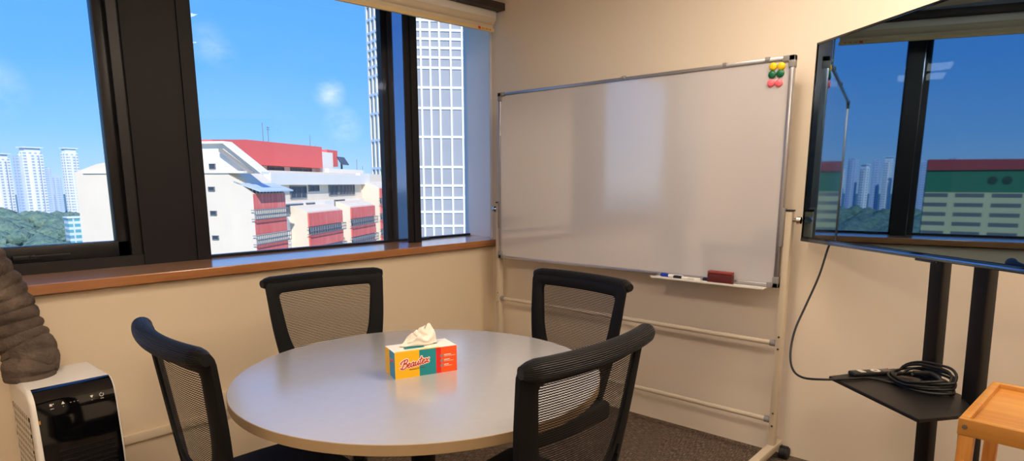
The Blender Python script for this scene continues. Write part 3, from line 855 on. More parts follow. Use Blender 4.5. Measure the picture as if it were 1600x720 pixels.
# cable: hangs from TV, runs over the shelf edge into a coil
cb = thing('coiled_cable', 'black cable hanging from the television and lying coiled on the black shelf', 'cable', (2.70, -.47, SZ))
def catmull(P_, n=10):
    P_ = [Vector(p) for p in P_]; Q = [P_[0]]+P_+[P_[-1]]; out = []
    for i in range(1, len(Q)-2):
        a, b, c, d = Q[i-1:i+3]
        for k in range(n):
            u = k/n; out.append(.5*((2*b)+(c-a)*u+(2*a-5*b+4*c-d)*u*u+(3*b-a-3*c+d)*u**3))
    out.append(P_[-1]); return out
HANG = [(2.225, -.165, 1.13), (2.208, -.188, 1.09), (2.191, -.23, .965), (2.164, -.294, .835), (2.148, -.362, .737), (2.155, -.425, .650), (2.190, -.500, .600), (2.250, -.570, .592), (2.335, -.600, .6085), (2.42, -.545, .6165), (2.473, -.485, .6155), (2.53, -.49, .6155), (2.59, -.49, .617)]
m = MB(); m.sweep(catmull(HANG, 10), .0045, 10); m.build('hanging_cord', M['cable'], cb, True, off=cb.location)
cc = Vector((2.660, -.455, 0)); coil = []
for i in range(7*30):
    a = 2*PI*i/30; lp = i/30
    ca_, sa_ = math.cos(a), math.sin(a)
    rx = (.096 if ca_ > 0 else .138)+.012*math.sin(lp*2.3); ry = (.042 if sa_ > 0 else .098)+.008*math.cos(lp*1.7)
    z = SZ+.006+.0036*lp+max(0, sa_)*(.004+.0085*lp)+max(0, ca_)*.004*lp
    coil.append(Vector((cc.x, cc.y, z))+TD*(rx*ca_+.006*math.sin(lp*3.1))-TN*(ry*sa_))
m = MB(); m.sweep(coil, .0050, 10); m.build('cable_loop', M['cable'], cb, True, off=cb.location)
m = MB(); m.sweep(catmull([cc+Vector((-.06, .03, SZ+.030)), cc+Vector((-.02, .04, SZ+.046)), cc+Vector((.02, .0, SZ+.05)), cc+Vector((.05, -.03, SZ+.034))], 8), .0085, 10)
m.box(cc+Vector((-.03, .01, SZ+.05)), (.05, .022, .014), RZ(.5), .003); m.build('plug', M['black_plastic'], cb, True, off=cb.location)
# ------------------------------------------------------------------ wooden trolley
ca = math.radians(-5.4)
t = thing('wooden_trolley', 'honey coloured wooden trolley with a rimmed tray top beside the television stand', 'trolley', (2.8135, -1.184, 0), ca)
# local: origin front-left corner, +x right, +y back
CW, CD, CZ = .40, .452, .75
m = MB(); m.box2((.022, .022, CZ-.030), (CW-.022, CD-.022, CZ-.014)); m.build('tray_top', M['pine'], t)
for nm, a, b in (('tray_rim', (0, 0, CZ-.046), (CW, .022, CZ)), ('tray_rim', (0, CD-.022, CZ-.046), (CW, CD, CZ)), ('tray_rim', (0, .022, CZ-.046), (.022, CD-.022, CZ)), ('tray_rim', (CW-.022, .022, CZ-.046), (CW, CD-.022, CZ))):
    m = MB(); m.box2(a, b, .003); m.build(nm, M['pine'], t, True)
for x in (0, CW-.04):
    for y in (0, CD-.04):
        m = MB(); m.box2((x+.003, y+.003, .0), (x+.037, y+.037, CZ-.046), .003); lg = m.build('leg', M['pine_leg'], t, True)
        m = MB(); m.cyl((x+.02, y+.003, CZ-.12), (x+.02, y+.0005, CZ-.12), .006, seg=14); m.build('screw_cap', M['orange_mark'], lg, True)
m = MB(); m.cyl((.016, .0, CZ-.022), (.016, -.0012, CZ-.022), .0065, seg=16); m.cyl((.016, -.0012, CZ-.022), (.016, -.0018, CZ-.022), .0035, seg=12); m.build('screw_cap', M['chrome'], t, True)
for z in (.12, .42):
    m = MB(); m.box2((.02, .02, z), (CW-.02, CD-.02, z+.014)); m.box2((.037, .008, z-.012), (CW-.037, .022, z+.02)); m.box2((.037, CD-.022, z-.012), (CW-.037, CD-.008, z+.02)); m.build('shelf', M['pine'], t)

# ------------------------------------------------------------------ portable air conditioner
AX0, AX1, AY0, AY1, AZ = .165, .475, -2.742, -2.490, .68
ac = thing('portable_air_conditioner', 'white portable air conditioner with glossy black front and fabric exhaust hose', 'air conditioner', (.32, -2.62, 0))
def ab(m, name, mt, sm=True, par=None, **k): return m.build(name, mt, par or ac, sm, off=ac.location, **k)
prof = [(AX0, .05), (AX0, AZ-.012), (AX0+.012, AZ), (AX1-.055, AZ)]+[(AX1-.055+.06*math.sin(a), AZ-.06+.06*math.cos(a)) for a in [math.radians(v) for v in (15, 30, 45, 60, 75)]]+[(AX1+.012, AZ-.09), (AX1+.030, AZ-.25), (AX1+.034, AZ-.40), (AX1+.03, .06), (AX1+.01, .05)]
m = MB(); m.prism(prof, AY0, AY1, 'xz'); o = ab(m, 'housing', M['white_plastic'])
b_ = o.modifiers.new('Bevel', 'BEVEL'); b_.width = .012; b_.segments = 3; b_.limit_method = 'ANGLE'; b_.angle_limit = math.radians(50)
# black front panel follows the front curve
fp = [(AX1-.055+.0615*math.sin(a), AZ-.06+.0615*math.cos(a)) for a in [math.radians(v) for v in (12, 30, 45, 60, 75)]]+[(AX1+.0135, AZ-.09), (AX1+.0315, AZ-.25), (AX1+.0335, AZ-.315)]
def front_at(z):
    for (xa, za), (xb, zb) in zip(fp, fp[1:]):
        if zb <= z <= za: return xa+(xb-xa)*(z-za)/(zb-za)
    return fp[-1][0]
m = MB(); yy0, yy1 = AY0+.016, AY1-.008
inner = [(x-.004, z) for x, z in fp]
m.prism(fp+list(reversed(inner)), yy0, yy1, 'xz'); ab(m, 'front_panel', M['gloss_black'], auto=50)
# louvre slats behind gloss (raised darker bars) and icons
m = MB()
for i in range(6):
    z = AZ-.215-i*.017; x = front_at(z)
    m.box((x+.001, (yy0+yy1)/2+.012, z), (.003, .165, .007), RY(.1), .001)
ab(m, 'louvre', M['frame_dark'])
m = MB()
def icon_pt(y, z): return Vector((front_at(z)+.0006, y, z))
def bar(y, z, w, h): m.box(icon_pt(y, z), (.001, w, h))
zz = AZ-.052
for y, kind in ((AY0+.058, 'sq'), (AY0+.090, 'up'), (AY1-.078, 'dn'), (AY1-.048, 'pw')):
    m = MB()
    if kind in ('up', 'dn'):
        s_ = 1 if kind == 'up' else -1
        pts = [icon_pt(y-.005, zz-.004*s_), icon_pt(y+.005, zz-.004*s_), icon_pt(y, zz+.005*s_)]
        m.quad([p+Vector((.0005, 0, 0)) for p in pts])
    elif kind == 'sq': bar(y-.002, zz, .007, .008); bar(y+.005, zz+.002, .003, .003)
    else:
        for k in range(10):
            a = 2*PI*k/12+PI*.67; bar(y+.006*math.cos(a), zz+.006*math.sin(a), .0022, .0022)
        bar(y, zz+.005, .0014, .006)
    if kind in ('sq', 'pw'): bar(y, zz-.013, .010, .0018)
    else: bar(y, zz-.012, .0015, .0015)
    ab(m, 'touch_icon', M['icon'], False)
for k in range(3):
    m = MB(); bar(AY0+.112+k*.010, zz-.004, .004, .0012); ab(m, 'display_dash', M['icon'], False)
m = MB(); m.box2((front_at(AZ-.10)-.004, AY0+.0165, AZ-.115), (front_at(AZ-.10)+.0008, AY0+.021, AZ-.095)); ab(m, 'status_sticker', M['orange_mark'])
# side grille: diamond lattice
m = MB(); gx0, gx1, gz0, gz1 = AX0+.03, AX1-.02, .16, AZ-.09
n = 9
for k in range(-n, n*2):
    for s_ in (1, -1):
        x0 = gx0+k*(gx1-gx0)/n; slope = 1.25*s_
        pts = []
        steps = 30
        seg = []
        for q in range(steps+1):
            z = gz0+(gz1-gz0)*q/steps; x = x0+(z-gz0)*.55 if s_ > 0 else x0-(z-gz0)*.55+(.2)
            if gx0 <= x <= gx1: seg.append((x, AY0-.001, z))
        if len(seg) > 1: m.sweep([seg[0], seg[-1]], .0017, 6)
ab(m, 'side_grille', M['cream_steel'], False)
m = MB(); m.box2((gx0, AY0-.0006, gz0), (gx1, AY0+.001, gz1)); ab(m, 'side_vent_shade', mat('vent_shadow', srgb(44, 38, 33), .8, var=.1, nscale=20))  # dark sheet standing in for the shade behind the lattice
for x in (AX0+.05, AX1-.05):
    for y in (AY0+.04, AY1-.04):
        m = MB(); m.cyl((x, y-.012, .025), (x, y+.012, .025), .025); m.cyl((x, y, .03), (x, y, .055), .01); ab(m, 'caster', M['rubber'])
# hose
hp = catmull([(.245, -2.690, AZ-.005), (.235, -2.688, AZ+.030), (.215, -2.672, AZ+.070), (.185, -2.697, AZ+.15), (.165, -2.72, AZ+.26), (.150, -2.775, AZ+.41), (.10, -2.86, AZ+.56), (.0, -2.95, AZ+.66), (-.12, -3.02, AZ+.70)], 30)
rad = []
L_ = 0
for i, p in enumerate(hp):
    if i: L_ += (p-hp[i-1]).length
    base = .080
    if L_ < .06: base = .064+.016*math.sin(PI/2*L_/.06)
    ph = (L_/.043) % 1
    rad.append(base*(.95+.12*abs(math.sin(PI*ph))**.7+.012*math.sin(L_*61)))
m = MB(); rings = m.sweep(hp, rad, 40)
for i, rg in enumerate(rings):
    for k, v in enumerate(rg):
        d = v.co-hp[i]; v.co = hp[i]+d*(1+.022*math.sin(3*2*PI*k/40+i*.35)+random.uniform(-.008, .008))
ab(m, 'exhaust_hose', M['hose'], auto=70)
m = MB(); m.lathe([(.076, AZ-.004), (.078, AZ+.004), (.074, AZ+.014), (.064, AZ+.016)], (.245, -2.690, 0), seg=40); ab(m, 'hose_collar', M['hose'])

# ------------------------------------------------------------------ ceiling lights
def ceil_light(x, y, lab, sx=.6, sy=.6):
    t = thing('ceiling_light', lab, 'ceiling light', (x, y, ZC), 0, 'ceiling light panels')
    m = MB()
    for a, b in (((-sx/2-.02, -sy/2-.02), (sx/2+.02, -sy/2)), ((-sx/2-.02, sy/2), (sx/2+.02, sy/2+.02)), ((-sx/2-.02, -sy/2), (-sx/2, sy/2)), ((sx/2, -sy/2), (sx/2+.02, sy/2))): m.box2((a[0], a[1], -.02), (b[0], b[1], -.0005))
    m.build('frame', M['white_plastic'], t)
    m = MB(); m.box2((-sx/2, -sy/2, -.014), (sx/2, sy/2, -.006)); m.build('diffuser', M['lamp'], t)
ceil_light(1.93, -1.04, 'narrow ceiling light panel over the round table', .6, .3)
ceil_light(1.93, -3.30, 'square ceiling light panel on the camera side of the table')
ceil_light(3.70, -.68, 'ceiling light panel nearest the back right corner', .6, .5)
ceil_light(2.95, -.72, 'added light panel above the television that brightens the upper wall', .6, .46)  # unseen panel added to brighten the upper wall
ceil_light(3.70, -3.30, 'square ceiling light panel in the near right of the room')

# ------------------------------------------------------------------ outside
GZ = -42.
m = MB(); m.box2((-3000, -2500, GZ-2), (-.6, 2500, GZ)); struct(m.build('ground', M['ground']), 'hazy ground far below the windows')

def polar(az, D, z=0.):
    a = math.radians(az); return Vector((CAM.x-D*math.cos(a), CAM.y+D*math.sin(a), z))
# --- pink and white apartment block; local x = F direction (receding right), local y = S direction (to the left/away)
Fd = Vector((-.545, .839, 0)); Sd = Vector((-.839, -.545, 0))
ap = thing('apartment_block', 'cream and faded red stepped apartment block with balconies opposite the windows', 'apartment block', (-51.17, 22.77, 0), math.atan2(Fd.y, Fd.x))
# rotating +x to Fd puts +y at Sd
def pb(m, name, mt, par=None, sm=False): return m.build(name, mt, par or ap, sm)
ZG = GZ
# end block with S wall (plane x=-1.3)
m = MB(); m.prism([(-1.2, ZG), (-1.2, .45), (1.1, 2.25), (4.2, 2.35), (12.0, 3.3), (13.6, 3.04), (15.9, 2.33), (15.9, ZG)], -1.3, 4.2, 'yz'); pb(m, 'end_wall', M['hdb_cream'])
m = MB(); m.prism([(-1.6, 2.2), (-1.6, 2.55), (1.46, 4.85), (12.5, 4.9), (12.5, 2.2)], -.4, .35, 'yz'); pb(m, 'penthouse_wall', M['hdb_white'])
m = MB(); m.prism([(-1.9, 2.35), (1.46, 4.95), (4.6, 4.95), (4.6, 4.75), (1.5, 4.75), (-1.9, 2.15)], -.9, .4, 'yz'); pb(m, 'sloping_eave', M['hdb_white'])
m = MB(); m.prism([(-1.0, 2.25), (1.9, 4.35), (1.9, 4.05), (-.6, 2.25)], -.95, -.42, 'yz'); pb(m, 'eave_shadow', mat('eave_shade_grey', srgb(150, 146, 140), .9))  # grey strip standing in for the shade under the eave
m = MB(); m.box2((-1.45, -.6, 2.22), (-.35, 15.0, 2.40)); pb(m, 'ledge', M['hdb_white'])
def win(x0, x1, y, z0, z1, face='F', mull=1, par=None):
    """window with frame and pane; face F at local y, face S at local x"""
    fr = .10 if x1-x0 > 1 else .04; m = MB()
    def bx2(a0, a1, b0, b1, d0, d1):
        if face == 'F': m.box2((a0, y+d0, b0), (a1, y+d1, b1))
        else: m.box2((y+d0, a0, b0), (y+d1, a1, b1))
    bx2(x0, x1, z0, z0+fr, -.12, .05); bx2(x0, x1, z1-fr, z1, -.12, .05); bx2(x0, x0+fr, z0, z1, -.12, .05); bx2(x1-fr, x1, z0, z1, -.12, .05)
    for k in range(1, mull+1):
        c = x0+(x1-x0)*k/(mull+1); bx2(c-fr*.4, c+fr*.4, z0, z1, -.10, .05)
    f = pb(m, 'window', M['ext_frame'])
    m = MB(); bx2(x0+fr*.5, x1-fr*.5, z0+fr*.5, z1-fr*.5, -.06, -.02); m.build('pane', M['ext_glass'], f)
for z0, z1 in ((.70, 1.06), (-1.40, -1.02), (-3.54, -3.18), (-5.7, -5.35)): win(2.30, 2.90, -1.3, z0, z1, 'S', 0)
win(3.85, 4.55, -.4, 2.55, 3.02, 'S', 0); win(2.65, 3.25, -.4, 2.58, 3.06, 'S', 0); win(9.0, 9.8, -.4, 3.2, 3.8, 'S', 0)
# recessed facade, plane y=1.4
m = MB(); m.box2((4.2, 1.4, ZG), (40, 12, 2.62)); pb(m, 'recessed_wall', M['hdb_cream'])
m = MB(); m.box2((5.2, .7, 1.20), (28.0, 1.5, 2.40)); pb(m, 'white_parapet', M['hdb_white'])
m = MB(); m.box2((28.0, .9, 1.2), (31.5, 1.5, 2.66)); m.box2((31.5, -.2, .95), (35, 1.5, 1.2)); pb(m, 'white_parapet', M['hdb_white'])
for a, b, z0, z1, mu_ in ((10.0, 13.6, -.25, 1.07, 2), (14.2, 16.7, .45, 1.15, 1), (19.3, 21.8, -.1, 1.15, 1), (22.1, 27.0, -.1, 1.2, 4)): win(a, b, 1.4, z0, z1, 'F', mu_)
for a, b, z0, z1, mu_ in ((7.8, 11.6, -1.75, -.75, 3), (12.4, 14.4, -1.55, -.75, 1), (19.6, 22.5, -1.4, -.6, 2)): win(a, b, .9, z0, z1, 'F', mu_)
m = MB(); m.box2((6.6, .9, ZG), (29, 1.5, -.62)); pb(m, 'lower_wall', M['hdb_white'])
# units with red balcony bands
def unit(x0, x1, ztop, yf, nfl, zb0, hred, hrail, slope=True):
    m = MB()
    m.prism([(yf+.15, ZG), (yf+.15, ztop), (yf+1.0, ztop+.35), (1.4, ztop+.75 if slope else ztop), (1.4, ZG)], x0, x1, 'yz'); pb(m, 'unit_wall', M['hdb_cream'])
    z = zb0
    for k in range(nfl):
        m = MB(); m.box2((x0-.05, yf-.02, z-hred), (x1+.05, yf+.14, z)); bd = pb(m, 'balcony_parapet', M['hdb_red'])
        m = MB(); m.box2((x0+.1, yf+.09, z-hred-hrail), (x1-.1, yf+.155, z-hred)); m.build('balcony_opening', M['ext_laundry'], bd)
        m = MB(); yr = yf-.30; zt, zb = z-hred-.06, z-hred-hrail+.02
        for zz_ in (zt, (zt+zb)/2, zb): m.box2((x0-.35, yr-.03, zz_-.035), (x1+.25, yr+.03, zz_+.035))
        nb = int((x1-x0)/.28)
        for i in range(nb+1):
            xx = x0-.35+(x1-x0+.6)*i/nb; m.box2((xx-.018, yr-.02, zb), (xx+.018, yr+.02, zt))
        for xx in (x0-.35, x1+.25):
            for zz_ in (zt, zb): m.box2((xx-.03, yr, zz_-.03), (xx+.03, yf+.1, zz_+.03))
        m.build('railing', M['ext_frame'], bd)
        z -= hred+hrail
unit(-1.22, 4.1, .50, -1.2, 5, .45, 1.35, .85, False)
m = MB(); m.prism([(-1.9, .62), (-1.9, .74), (.5, 1.55), (.5, 1.43)], -1.3, 4.5, 'yz'); pb(m, 'awning', M['awning'])
m = MB(); m.box2((-.9, -1.16, .45), (4.0, -.9, 1.0)); pb(m, 'top_balcony_glazing', M['ext_laundry'])
unit(8.8, 17.0, -1.55, -1.2, 4, -1.70, 1.38, .80)
unit(19.7, 27.4, -1.40, -1.2, 4, -1.55, 1.32, .90)
unit(29.7, 38.0, .80, -1.2, 5, .65, 1.25, .85)
# penthouse block
m = MB(); m.box2((9.0, 5.0, 2.3), (24.0, 12, 3.25)); m.box2((.3, 4.3, 2.0), (9.2, 12, 4.4)); pb(m, 'roof_storey_wall', M['hdb_white'])
for a, b, mu_ in ((12.2, 15.6, 2), (17.2, 22.4, 3)): win(a, b, 4.98, 2.62, 3.16, 'F', mu_)
m = MB(); m.prism([(1.4, 5.25), (6.8, 5.62), (23.6, 5.84), (23.6, 3.22), (9.0, 3.22), (5.0, 3.9), (1.4, 4.6)], 4.0, 12, 'xz'); pb(m, 'red_roof_block', M['hdb_redroof'])
m = MB(); m.box2((23.7, 4.4, 2.6), (27.6, 9, 5.3)); pb(m, 'lift_motor_room', M['hdb_white'])
m = MB(); m.box2((27.6, 5.2, 3.6), (30.9, 9, 5.75)); pb(m, 'red_water_tank', M['hdb_redroof'])
m = MB(); m.box2((23.6, 3.2, 2.5), (35.0, 3.8, 3.2)); pb(m, 'roof_parapet', M['hdb_white'])
m = MB(); m.box((28.9, 3.6, 4.3), (2.3, .12, 1.2), RX(-.6)); m.box2((28.8, 3.7, 3.2), (29.0, 3.9, 4.1)); pb(m, 'solar_panel', M['ext_glass'])
for x, y, z0, h, k in ((1.8, 6, 5.2, 1.6, 1), (13.5, 6, 5.7, 2.2, 0), (14.6, 6, 5.7, 1.9, 2), (24.6, 6, 5.3, 2.1, 0), (26.0, 6, 5.3, .9, 3), (33.4, 3.5, 3.2, 1.5, 0), (35.5, 3.5, 2.6, 1.2, 0)):
    m = MB(); m.cyl((x, y, z0-.2), (x, y, z0+h), .035, seg=8)
    for q in range(k): m.box((x, y, z0+h-.15-q*.22), (.7, .04, .04))
    pb(m, 'antenna', M['ext_frame'])

# --- white gridded office tower
a43 = math.radians(43)
tw = thing('office_tower', 'tall white gridded office tower rising behind the right windows', 'tower', (-128.69, 119.63, 0), math.atan2(math.cos(a43), math.sin(a43)))
# local x = r2 direction (to the right), local y = away from viewer
TZ_ = [GZ, -34, -26, -18.5, -14.8, -10.85, -6.8, -2.78, .67, 5.88, 14.22, 22.08, 27.59, 32.87, 35.58, 38.1, 40.44, 42.77, 45.26, 49., 53., 57., 62., 67., 72.]
X0, X1 = -13.5, 22.
def tb_(m, name, mt): return m.build(name, mt, tw)
m = MB(); m.box2((X0+.3, .6, GZ), (X1-.3, 24, 72)); tb_(m, 'core', M['tower_white'])
for a, b in zip(TZ_, TZ_[1:]):
    m = MB(); m.box2((X0+.2, .25, a+.2), (4.6, .62, b-.2)); m.box2((4.6, .25, a+.2), (X1-.2, .62, b-.2)); tb_(m, 'window_strip', M['tower_glass'])
    m = MB(); m.box2((X0, 0, a-.32), (X1, .55, a+.32)); tb_(m, 'spandrel', M['tower_white'])
k = 0; xs = [-13.3, -10.6, -7.85, -5.3, -2.75, .35, 3.5, 5.2]+[8+2.9*i for i in range(5)]
for x in xs:
    m = MB(); m.box2((x-.26, -.12, GZ), (x+.26, .5, 72)); tb_(m, 'fin', M['tower_white'])
m = MB(); m.box2((3.95, .12, GZ), (4.8, .30, 72)); tb_(m, 'corner_glazing', M['tower_glass_blue'])
# angled left face: from (X0,0) back-left
ang = math.radians(121); dl = Vector((math.cos(ang), math.sin(ang), 0)); nl = Vector((-dl.y, dl.x, 0))
def lf(u0, u1, n0, n1, z0, z1, name, mt):
    m = MB(); vs = m.box2((u0, n0, z0), (u1, n1, z1))
    for v in vs: v.co = Vector((X0, 0, 0))+dl*v.co.x+nl*v.co.y+Vector((0, 0, v.co.z))
    tb_(m, name, mt)
lf(0, 21.5, -6, -.5, GZ, 72, 'side_core', M['tower_white'])
for a, b in zip(TZ_, TZ_[1:]):
    lf(.2, 21.3, -.5, -.3, a+.25, b-.25, 'window_strip', M['tower_glass_warmed']); lf(0, 21.5, -.5, 0, a-.35, a+.35, 'spandrel', M['tower_white'])
u = 0
while u < 21.6: lf(u-.40, u+.40, -.5, .03, GZ, 72, 'fin', M['tower_white']); u += 2.7
# --- far residential towers
def far_tower(name_lab, az0, az1, top, D, mt='far_a', crown=True, wing=False, yaw=25., cat='tower', grp='residential towers on the skyline', name='residential_tower', base=None):
    azc = (az0+az1)/2; p = polar(azc, D); w = D*math.radians(az1-az0); h = CAM.z+D*top
    t = thing(name, name_lab, cat, (p.x, p.y, GZ), math.radians(90-azc+yaw), grp)
    hh = h-GZ
    wx = w*.80; wy = w*.55
    m = MB(); m.box2((-wx/2, -wy/2, 0), (wx/2, wy/2, hh*(.93 if crown else 1)))
    m.box2((-wx*.22, -wy/2-w*.06, 0), (wx*.22, wy/2+w*.06, hh*(.90 if crown else .97))); m.build('tower_block', M[mt], t)
    if crown:
        m = MB(); m.box2((-wx*.42, -wy*.40, hh*.93), (wx*.42, wy*.40, hh*.985)); m.build('roof_storey', M['far_roof'], t)
        m = MB(); m.box2((-wx*.55, -wy*.55, hh*.985), (wx*.55, wy*.55, hh)); m.build('roof_slab', M['far_roof'], t)
    if wing:
        m = MB(); m.box2((-wx*.80, -wy*.2, 0), (-wx*.5, wy*.5, hh*.88)); m.build('side_wing', M['far_b'], t)
    return t
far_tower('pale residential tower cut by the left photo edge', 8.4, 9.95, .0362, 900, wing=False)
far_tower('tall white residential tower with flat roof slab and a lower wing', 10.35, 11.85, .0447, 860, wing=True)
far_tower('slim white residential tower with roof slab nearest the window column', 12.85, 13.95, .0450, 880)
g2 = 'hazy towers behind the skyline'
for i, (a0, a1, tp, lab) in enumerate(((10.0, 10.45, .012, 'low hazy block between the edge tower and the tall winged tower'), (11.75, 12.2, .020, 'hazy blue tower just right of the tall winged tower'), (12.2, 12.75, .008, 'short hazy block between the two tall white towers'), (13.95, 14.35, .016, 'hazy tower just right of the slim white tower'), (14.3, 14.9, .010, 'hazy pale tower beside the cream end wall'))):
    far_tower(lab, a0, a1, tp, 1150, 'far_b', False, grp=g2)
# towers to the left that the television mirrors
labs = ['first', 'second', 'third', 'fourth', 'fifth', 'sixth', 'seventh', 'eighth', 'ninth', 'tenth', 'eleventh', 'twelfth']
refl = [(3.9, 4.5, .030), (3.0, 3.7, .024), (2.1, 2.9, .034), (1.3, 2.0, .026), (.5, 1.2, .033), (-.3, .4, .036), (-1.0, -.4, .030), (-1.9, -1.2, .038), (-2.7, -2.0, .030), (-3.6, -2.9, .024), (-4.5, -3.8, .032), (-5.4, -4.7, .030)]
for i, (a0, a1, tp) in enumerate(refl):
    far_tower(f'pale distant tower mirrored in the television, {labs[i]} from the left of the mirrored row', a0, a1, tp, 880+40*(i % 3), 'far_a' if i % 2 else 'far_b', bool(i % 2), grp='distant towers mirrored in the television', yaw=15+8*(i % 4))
# low block near cream wall
lbp = polar(13.75, 430)
t = thing('low_block', 'low pale block with teal windows among the treetops', 'building', (lbp.x, lbp.y, GZ), math.radians(90-13.75+12))
m = MB(); m.box2((-8, -5, 0), (9, 5, 24)); m.build('block_wall', M['school'], t)
m = MB(); m.box2((-8.4, -5.4, 24), (9.4, 5.4, 24.8)); m.build('roof_slab', M['far_roof'], t)
# beige block with green band, mirrored in the television
bp = polar(-9.2, 240)
t = thing('beige_block', 'beige apartment block with a green band and red roof, mirrored in the television', 'apartment block', (bp.x, bp.y, 0), math.radians(90+9.2-8))
m = MB(); m.box2((-15, -6, GZ), (30, 6, -1.4)); m.build('storey_wall', M['beige_block'], t)
m = MB(); m.box2((-14, -5.6, -1.4), (30, 6, 5.3)); gb = m.build('green_band', M['green_band'], t)
m = MB()
for x in (-8, -1.5, 10, 13.5):
    m.cyl((x, -5.6, 2.2), (x, -5.75, 2.2), 1.2, seg=20); m.cyl((x, 5.9, 2.2), (x, 6.1, 2.2), 1.2, seg=20)
m.build('round_vent', M['dark_vent'], gb)
m = MB(); m.prism([(-10.5, 5.3), (-5, 8.2), (30, 8.6), (30, 5.3)], -6.2, 6.2, 'xz'); m.build('roof', M['red_roof2'], t)
m = MB(); m.box2((0, -2, 8.4), (5, 2, 9.6)); m.build('roof_tank', M['hdb_white'], t)
# trees
random.seed(3)
def ico_template(sub):
    b = bmesh.new(); bmesh.ops.create_icosphere(b, subdivisions=sub, radius=1.)
    b.verts.ensure_lookup_table(); vs = [v.co.copy() for v in b.verts]; fs = [[v.index for v in f.verts] for f in b.faces]; b.free(); return vs, fs
TP = {1: ico_template(1), 2: ico_template(2)}
tv_, tf_ = [], []
for i in range(1700):
    az = random.uniform(-16, 17); D = 230+600*random.random()**1.4
    p = polar(az, D); rr_ = random.uniform(3.6, 7.2)*(.7+D/500); topz = -33.0+random.uniform(-3, 2)+(D-270)*.006+2.5*math.sin(az*1.7+D*.02)
    if abs(az-13.75) < 1.7 and 410 < D < 450: continue
    if -19 < az < -3 and 225 < D < 262: continue
    vs, fs = TP[2 if D < 400 else 1]; o_ = len(tv_)
    for v in vs:
        k = rr_*(1+random.uniform(-.14, .14)); tv_.append((p.x+v.x*k, p.y+v.y*k, topz-rr_*.45+v.z*k*.72))
    tf_ += [[q+o_ for q in f] for f in fs]
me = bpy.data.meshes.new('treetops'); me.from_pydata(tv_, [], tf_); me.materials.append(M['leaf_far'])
for p_ in me.polygons: p_.use_smooth = True
o = bpy.data.objects.new('treetops', me); COL.objects.link(o)
tag(o, 'dense hazy blue green treetops below the skyline', 'trees', None, 'stuff')
tl = [(8.7, 250, 'near green tree crown at the left photo edge below the edge tower'), (10.1, 235, 'broad green tree crown below the tall winged tower'), (12.9, 262, 'light green tree crown left of the low teal windowed block'), (11.45, 292, 'small green tree crown between the two broader crowns')]
for az, D, lab in tl:
    p = polar(az, D); t = thing('tree', lab, 'tree', (p.x, p.y, GZ), 0, 'near tree crowns in the left window')
    m = MB()
    for q in range(16):
        a = random.uniform(0, 2*PI); rr_ = random.uniform(0, 4.2); m.ico((rr_*math.cos(a), rr_*math.sin(a), 17+random.uniform(-2.4, 2.6)-rr_*.35), random.uniform(1.5, 2.8), 2, (1, 1, .8), .12)
    m.build('crown', M['leaf'], t, True, auto=80)
    m = MB(); m.cyl((0, 0, 0), (0, 0, 16), .5, .25, 10); m.build('trunk', M['trunk'], t, True)

# ------------------------------------------------------------------ sun + sky
sun = bpy.data.lights.new('sun', 'SUN'); so = bpy.data.objects.new('sun', sun); COL.objects.link(so)
sun.energy = 4.5; sun.angle = math.radians(.6); sun.color = (1, .96, .9)
so.rotation_euler = Vector((.71, -.38, .58)).to_track_quat('Z', 'Y').to_euler()

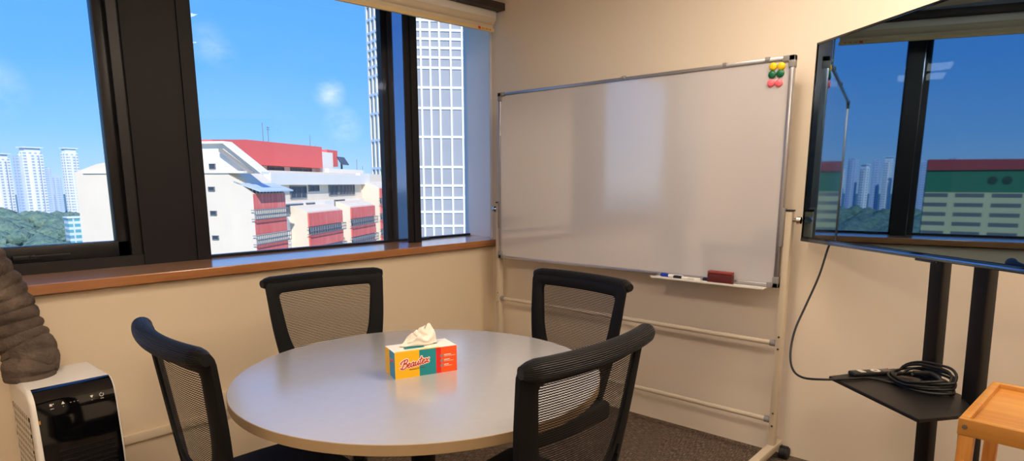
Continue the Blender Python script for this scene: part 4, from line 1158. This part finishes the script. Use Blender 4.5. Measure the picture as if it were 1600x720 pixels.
w = bpy.data.worlds.new('sky'); scn.world = w; w.use_nodes = True
T_ = w.node_tree; T_.nodes.clear()
def wn(t, **k):
    n = T_.nodes.new(t)
    for a, b in k.items(): setattr(n, a, b)
    return n
out = wn('ShaderNodeOutputWorld'); bg = wn('ShaderNodeBackground'); T_.links.new(bg.outputs[0], out.inputs[0])
tc = wn('ShaderNodeTexCoord'); sp = wn('ShaderNodeSeparateXYZ'); T_.links.new(tc.outputs['Generated'], sp.inputs[0])
rp = wn('ShaderNodeValToRGB'); T_.links.new(sp.outputs[2], rp.inputs[0])
stops = [(0., srgb(178, 206, 232)), (.02, srgb(160, 200, 240)), (.07, srgb(128, 188, 248)), (.16, srgb(98, 170, 248)), (.30, srgb(84, 156, 246)), (1., srgb(66, 130, 232))]
e = rp.color_ramp.elements
while len(e) < len(stops): e.new(.5)
for i, (p, c) in enumerate(stops): e[i].position = p; e[i].color = c
# soft clouds: noise wisps plus a few puffs at real sky directions
def mth(op, a, b=None):
    n = wn('ShaderNodeMath', operation=op)
    for i, v in enumerate((a, b)):
        if v is None: continue
        if isinstance(v, (int, float)): n.inputs[i].default_value = v
        else: T_.links.new(v, n.inputs[i])
    return n.outputs[0]
nz = wn('ShaderNodeTexNoise'); nz.inputs['Scale'].default_value = 22; nz.inputs['Detail'].default_value = 7; nz.inputs['Roughness'].default_value = .62
mp = wn('ShaderNodeMapping'); mp.inputs['Scale'].default_value = (1, 1, 1.8); T_.links.new(tc.outputs['Generated'], mp.inputs[0]); T_.links.new(mp.outputs[0], nz.inputs['Vector'])
tot = None
for az, el, sz, k in ((32.6, 7.6, .018, .42), (23.3, 10.9, .022, .14), (24.3, 10.2, .018, .12), (33.6, 4.9, .022, .3), (9.2, 6.6, .03, .25)):
    a, b = math.radians(az), math.radians(el); d = (-math.cos(a)*math.cos(b), math.sin(a)*math.cos(b), math.sin(b))
    dp = wn('ShaderNodeVectorMath', operation='DISTANCE'); T_.links.new(tc.outputs['Generated'], dp.inputs[0]); dp.inputs[1].default_value = d
    g = mth('MAXIMUM', mth('SUBTRACT', 1., mth('MULTIPLY', dp.outputs['Value'], 1/(sz*1.5))), 0.); g = mth('MULTIPLY', g, k)
    tot = g if tot is None else mth('ADD', tot, g)
cl = mth('MULTIPLY', tot, mth('MULTIPLY', mth('MAXIMUM', mth('SUBTRACT', nz.outputs[0], .34), 0.), 4.6))
cl = mth('MINIMUM', cl, .8)
mx = wn('ShaderNodeMix', data_type='RGBA'); T_.links.new(cl, mx.inputs[0]); T_.links.new(rp.outputs[0], mx.inputs[6]); mx.inputs[7].default_value = (.80, .88, 1, 1)
T_.links.new(mx.outputs[2], bg.inputs[0]); bg.inputs[1].default_value = 1.32
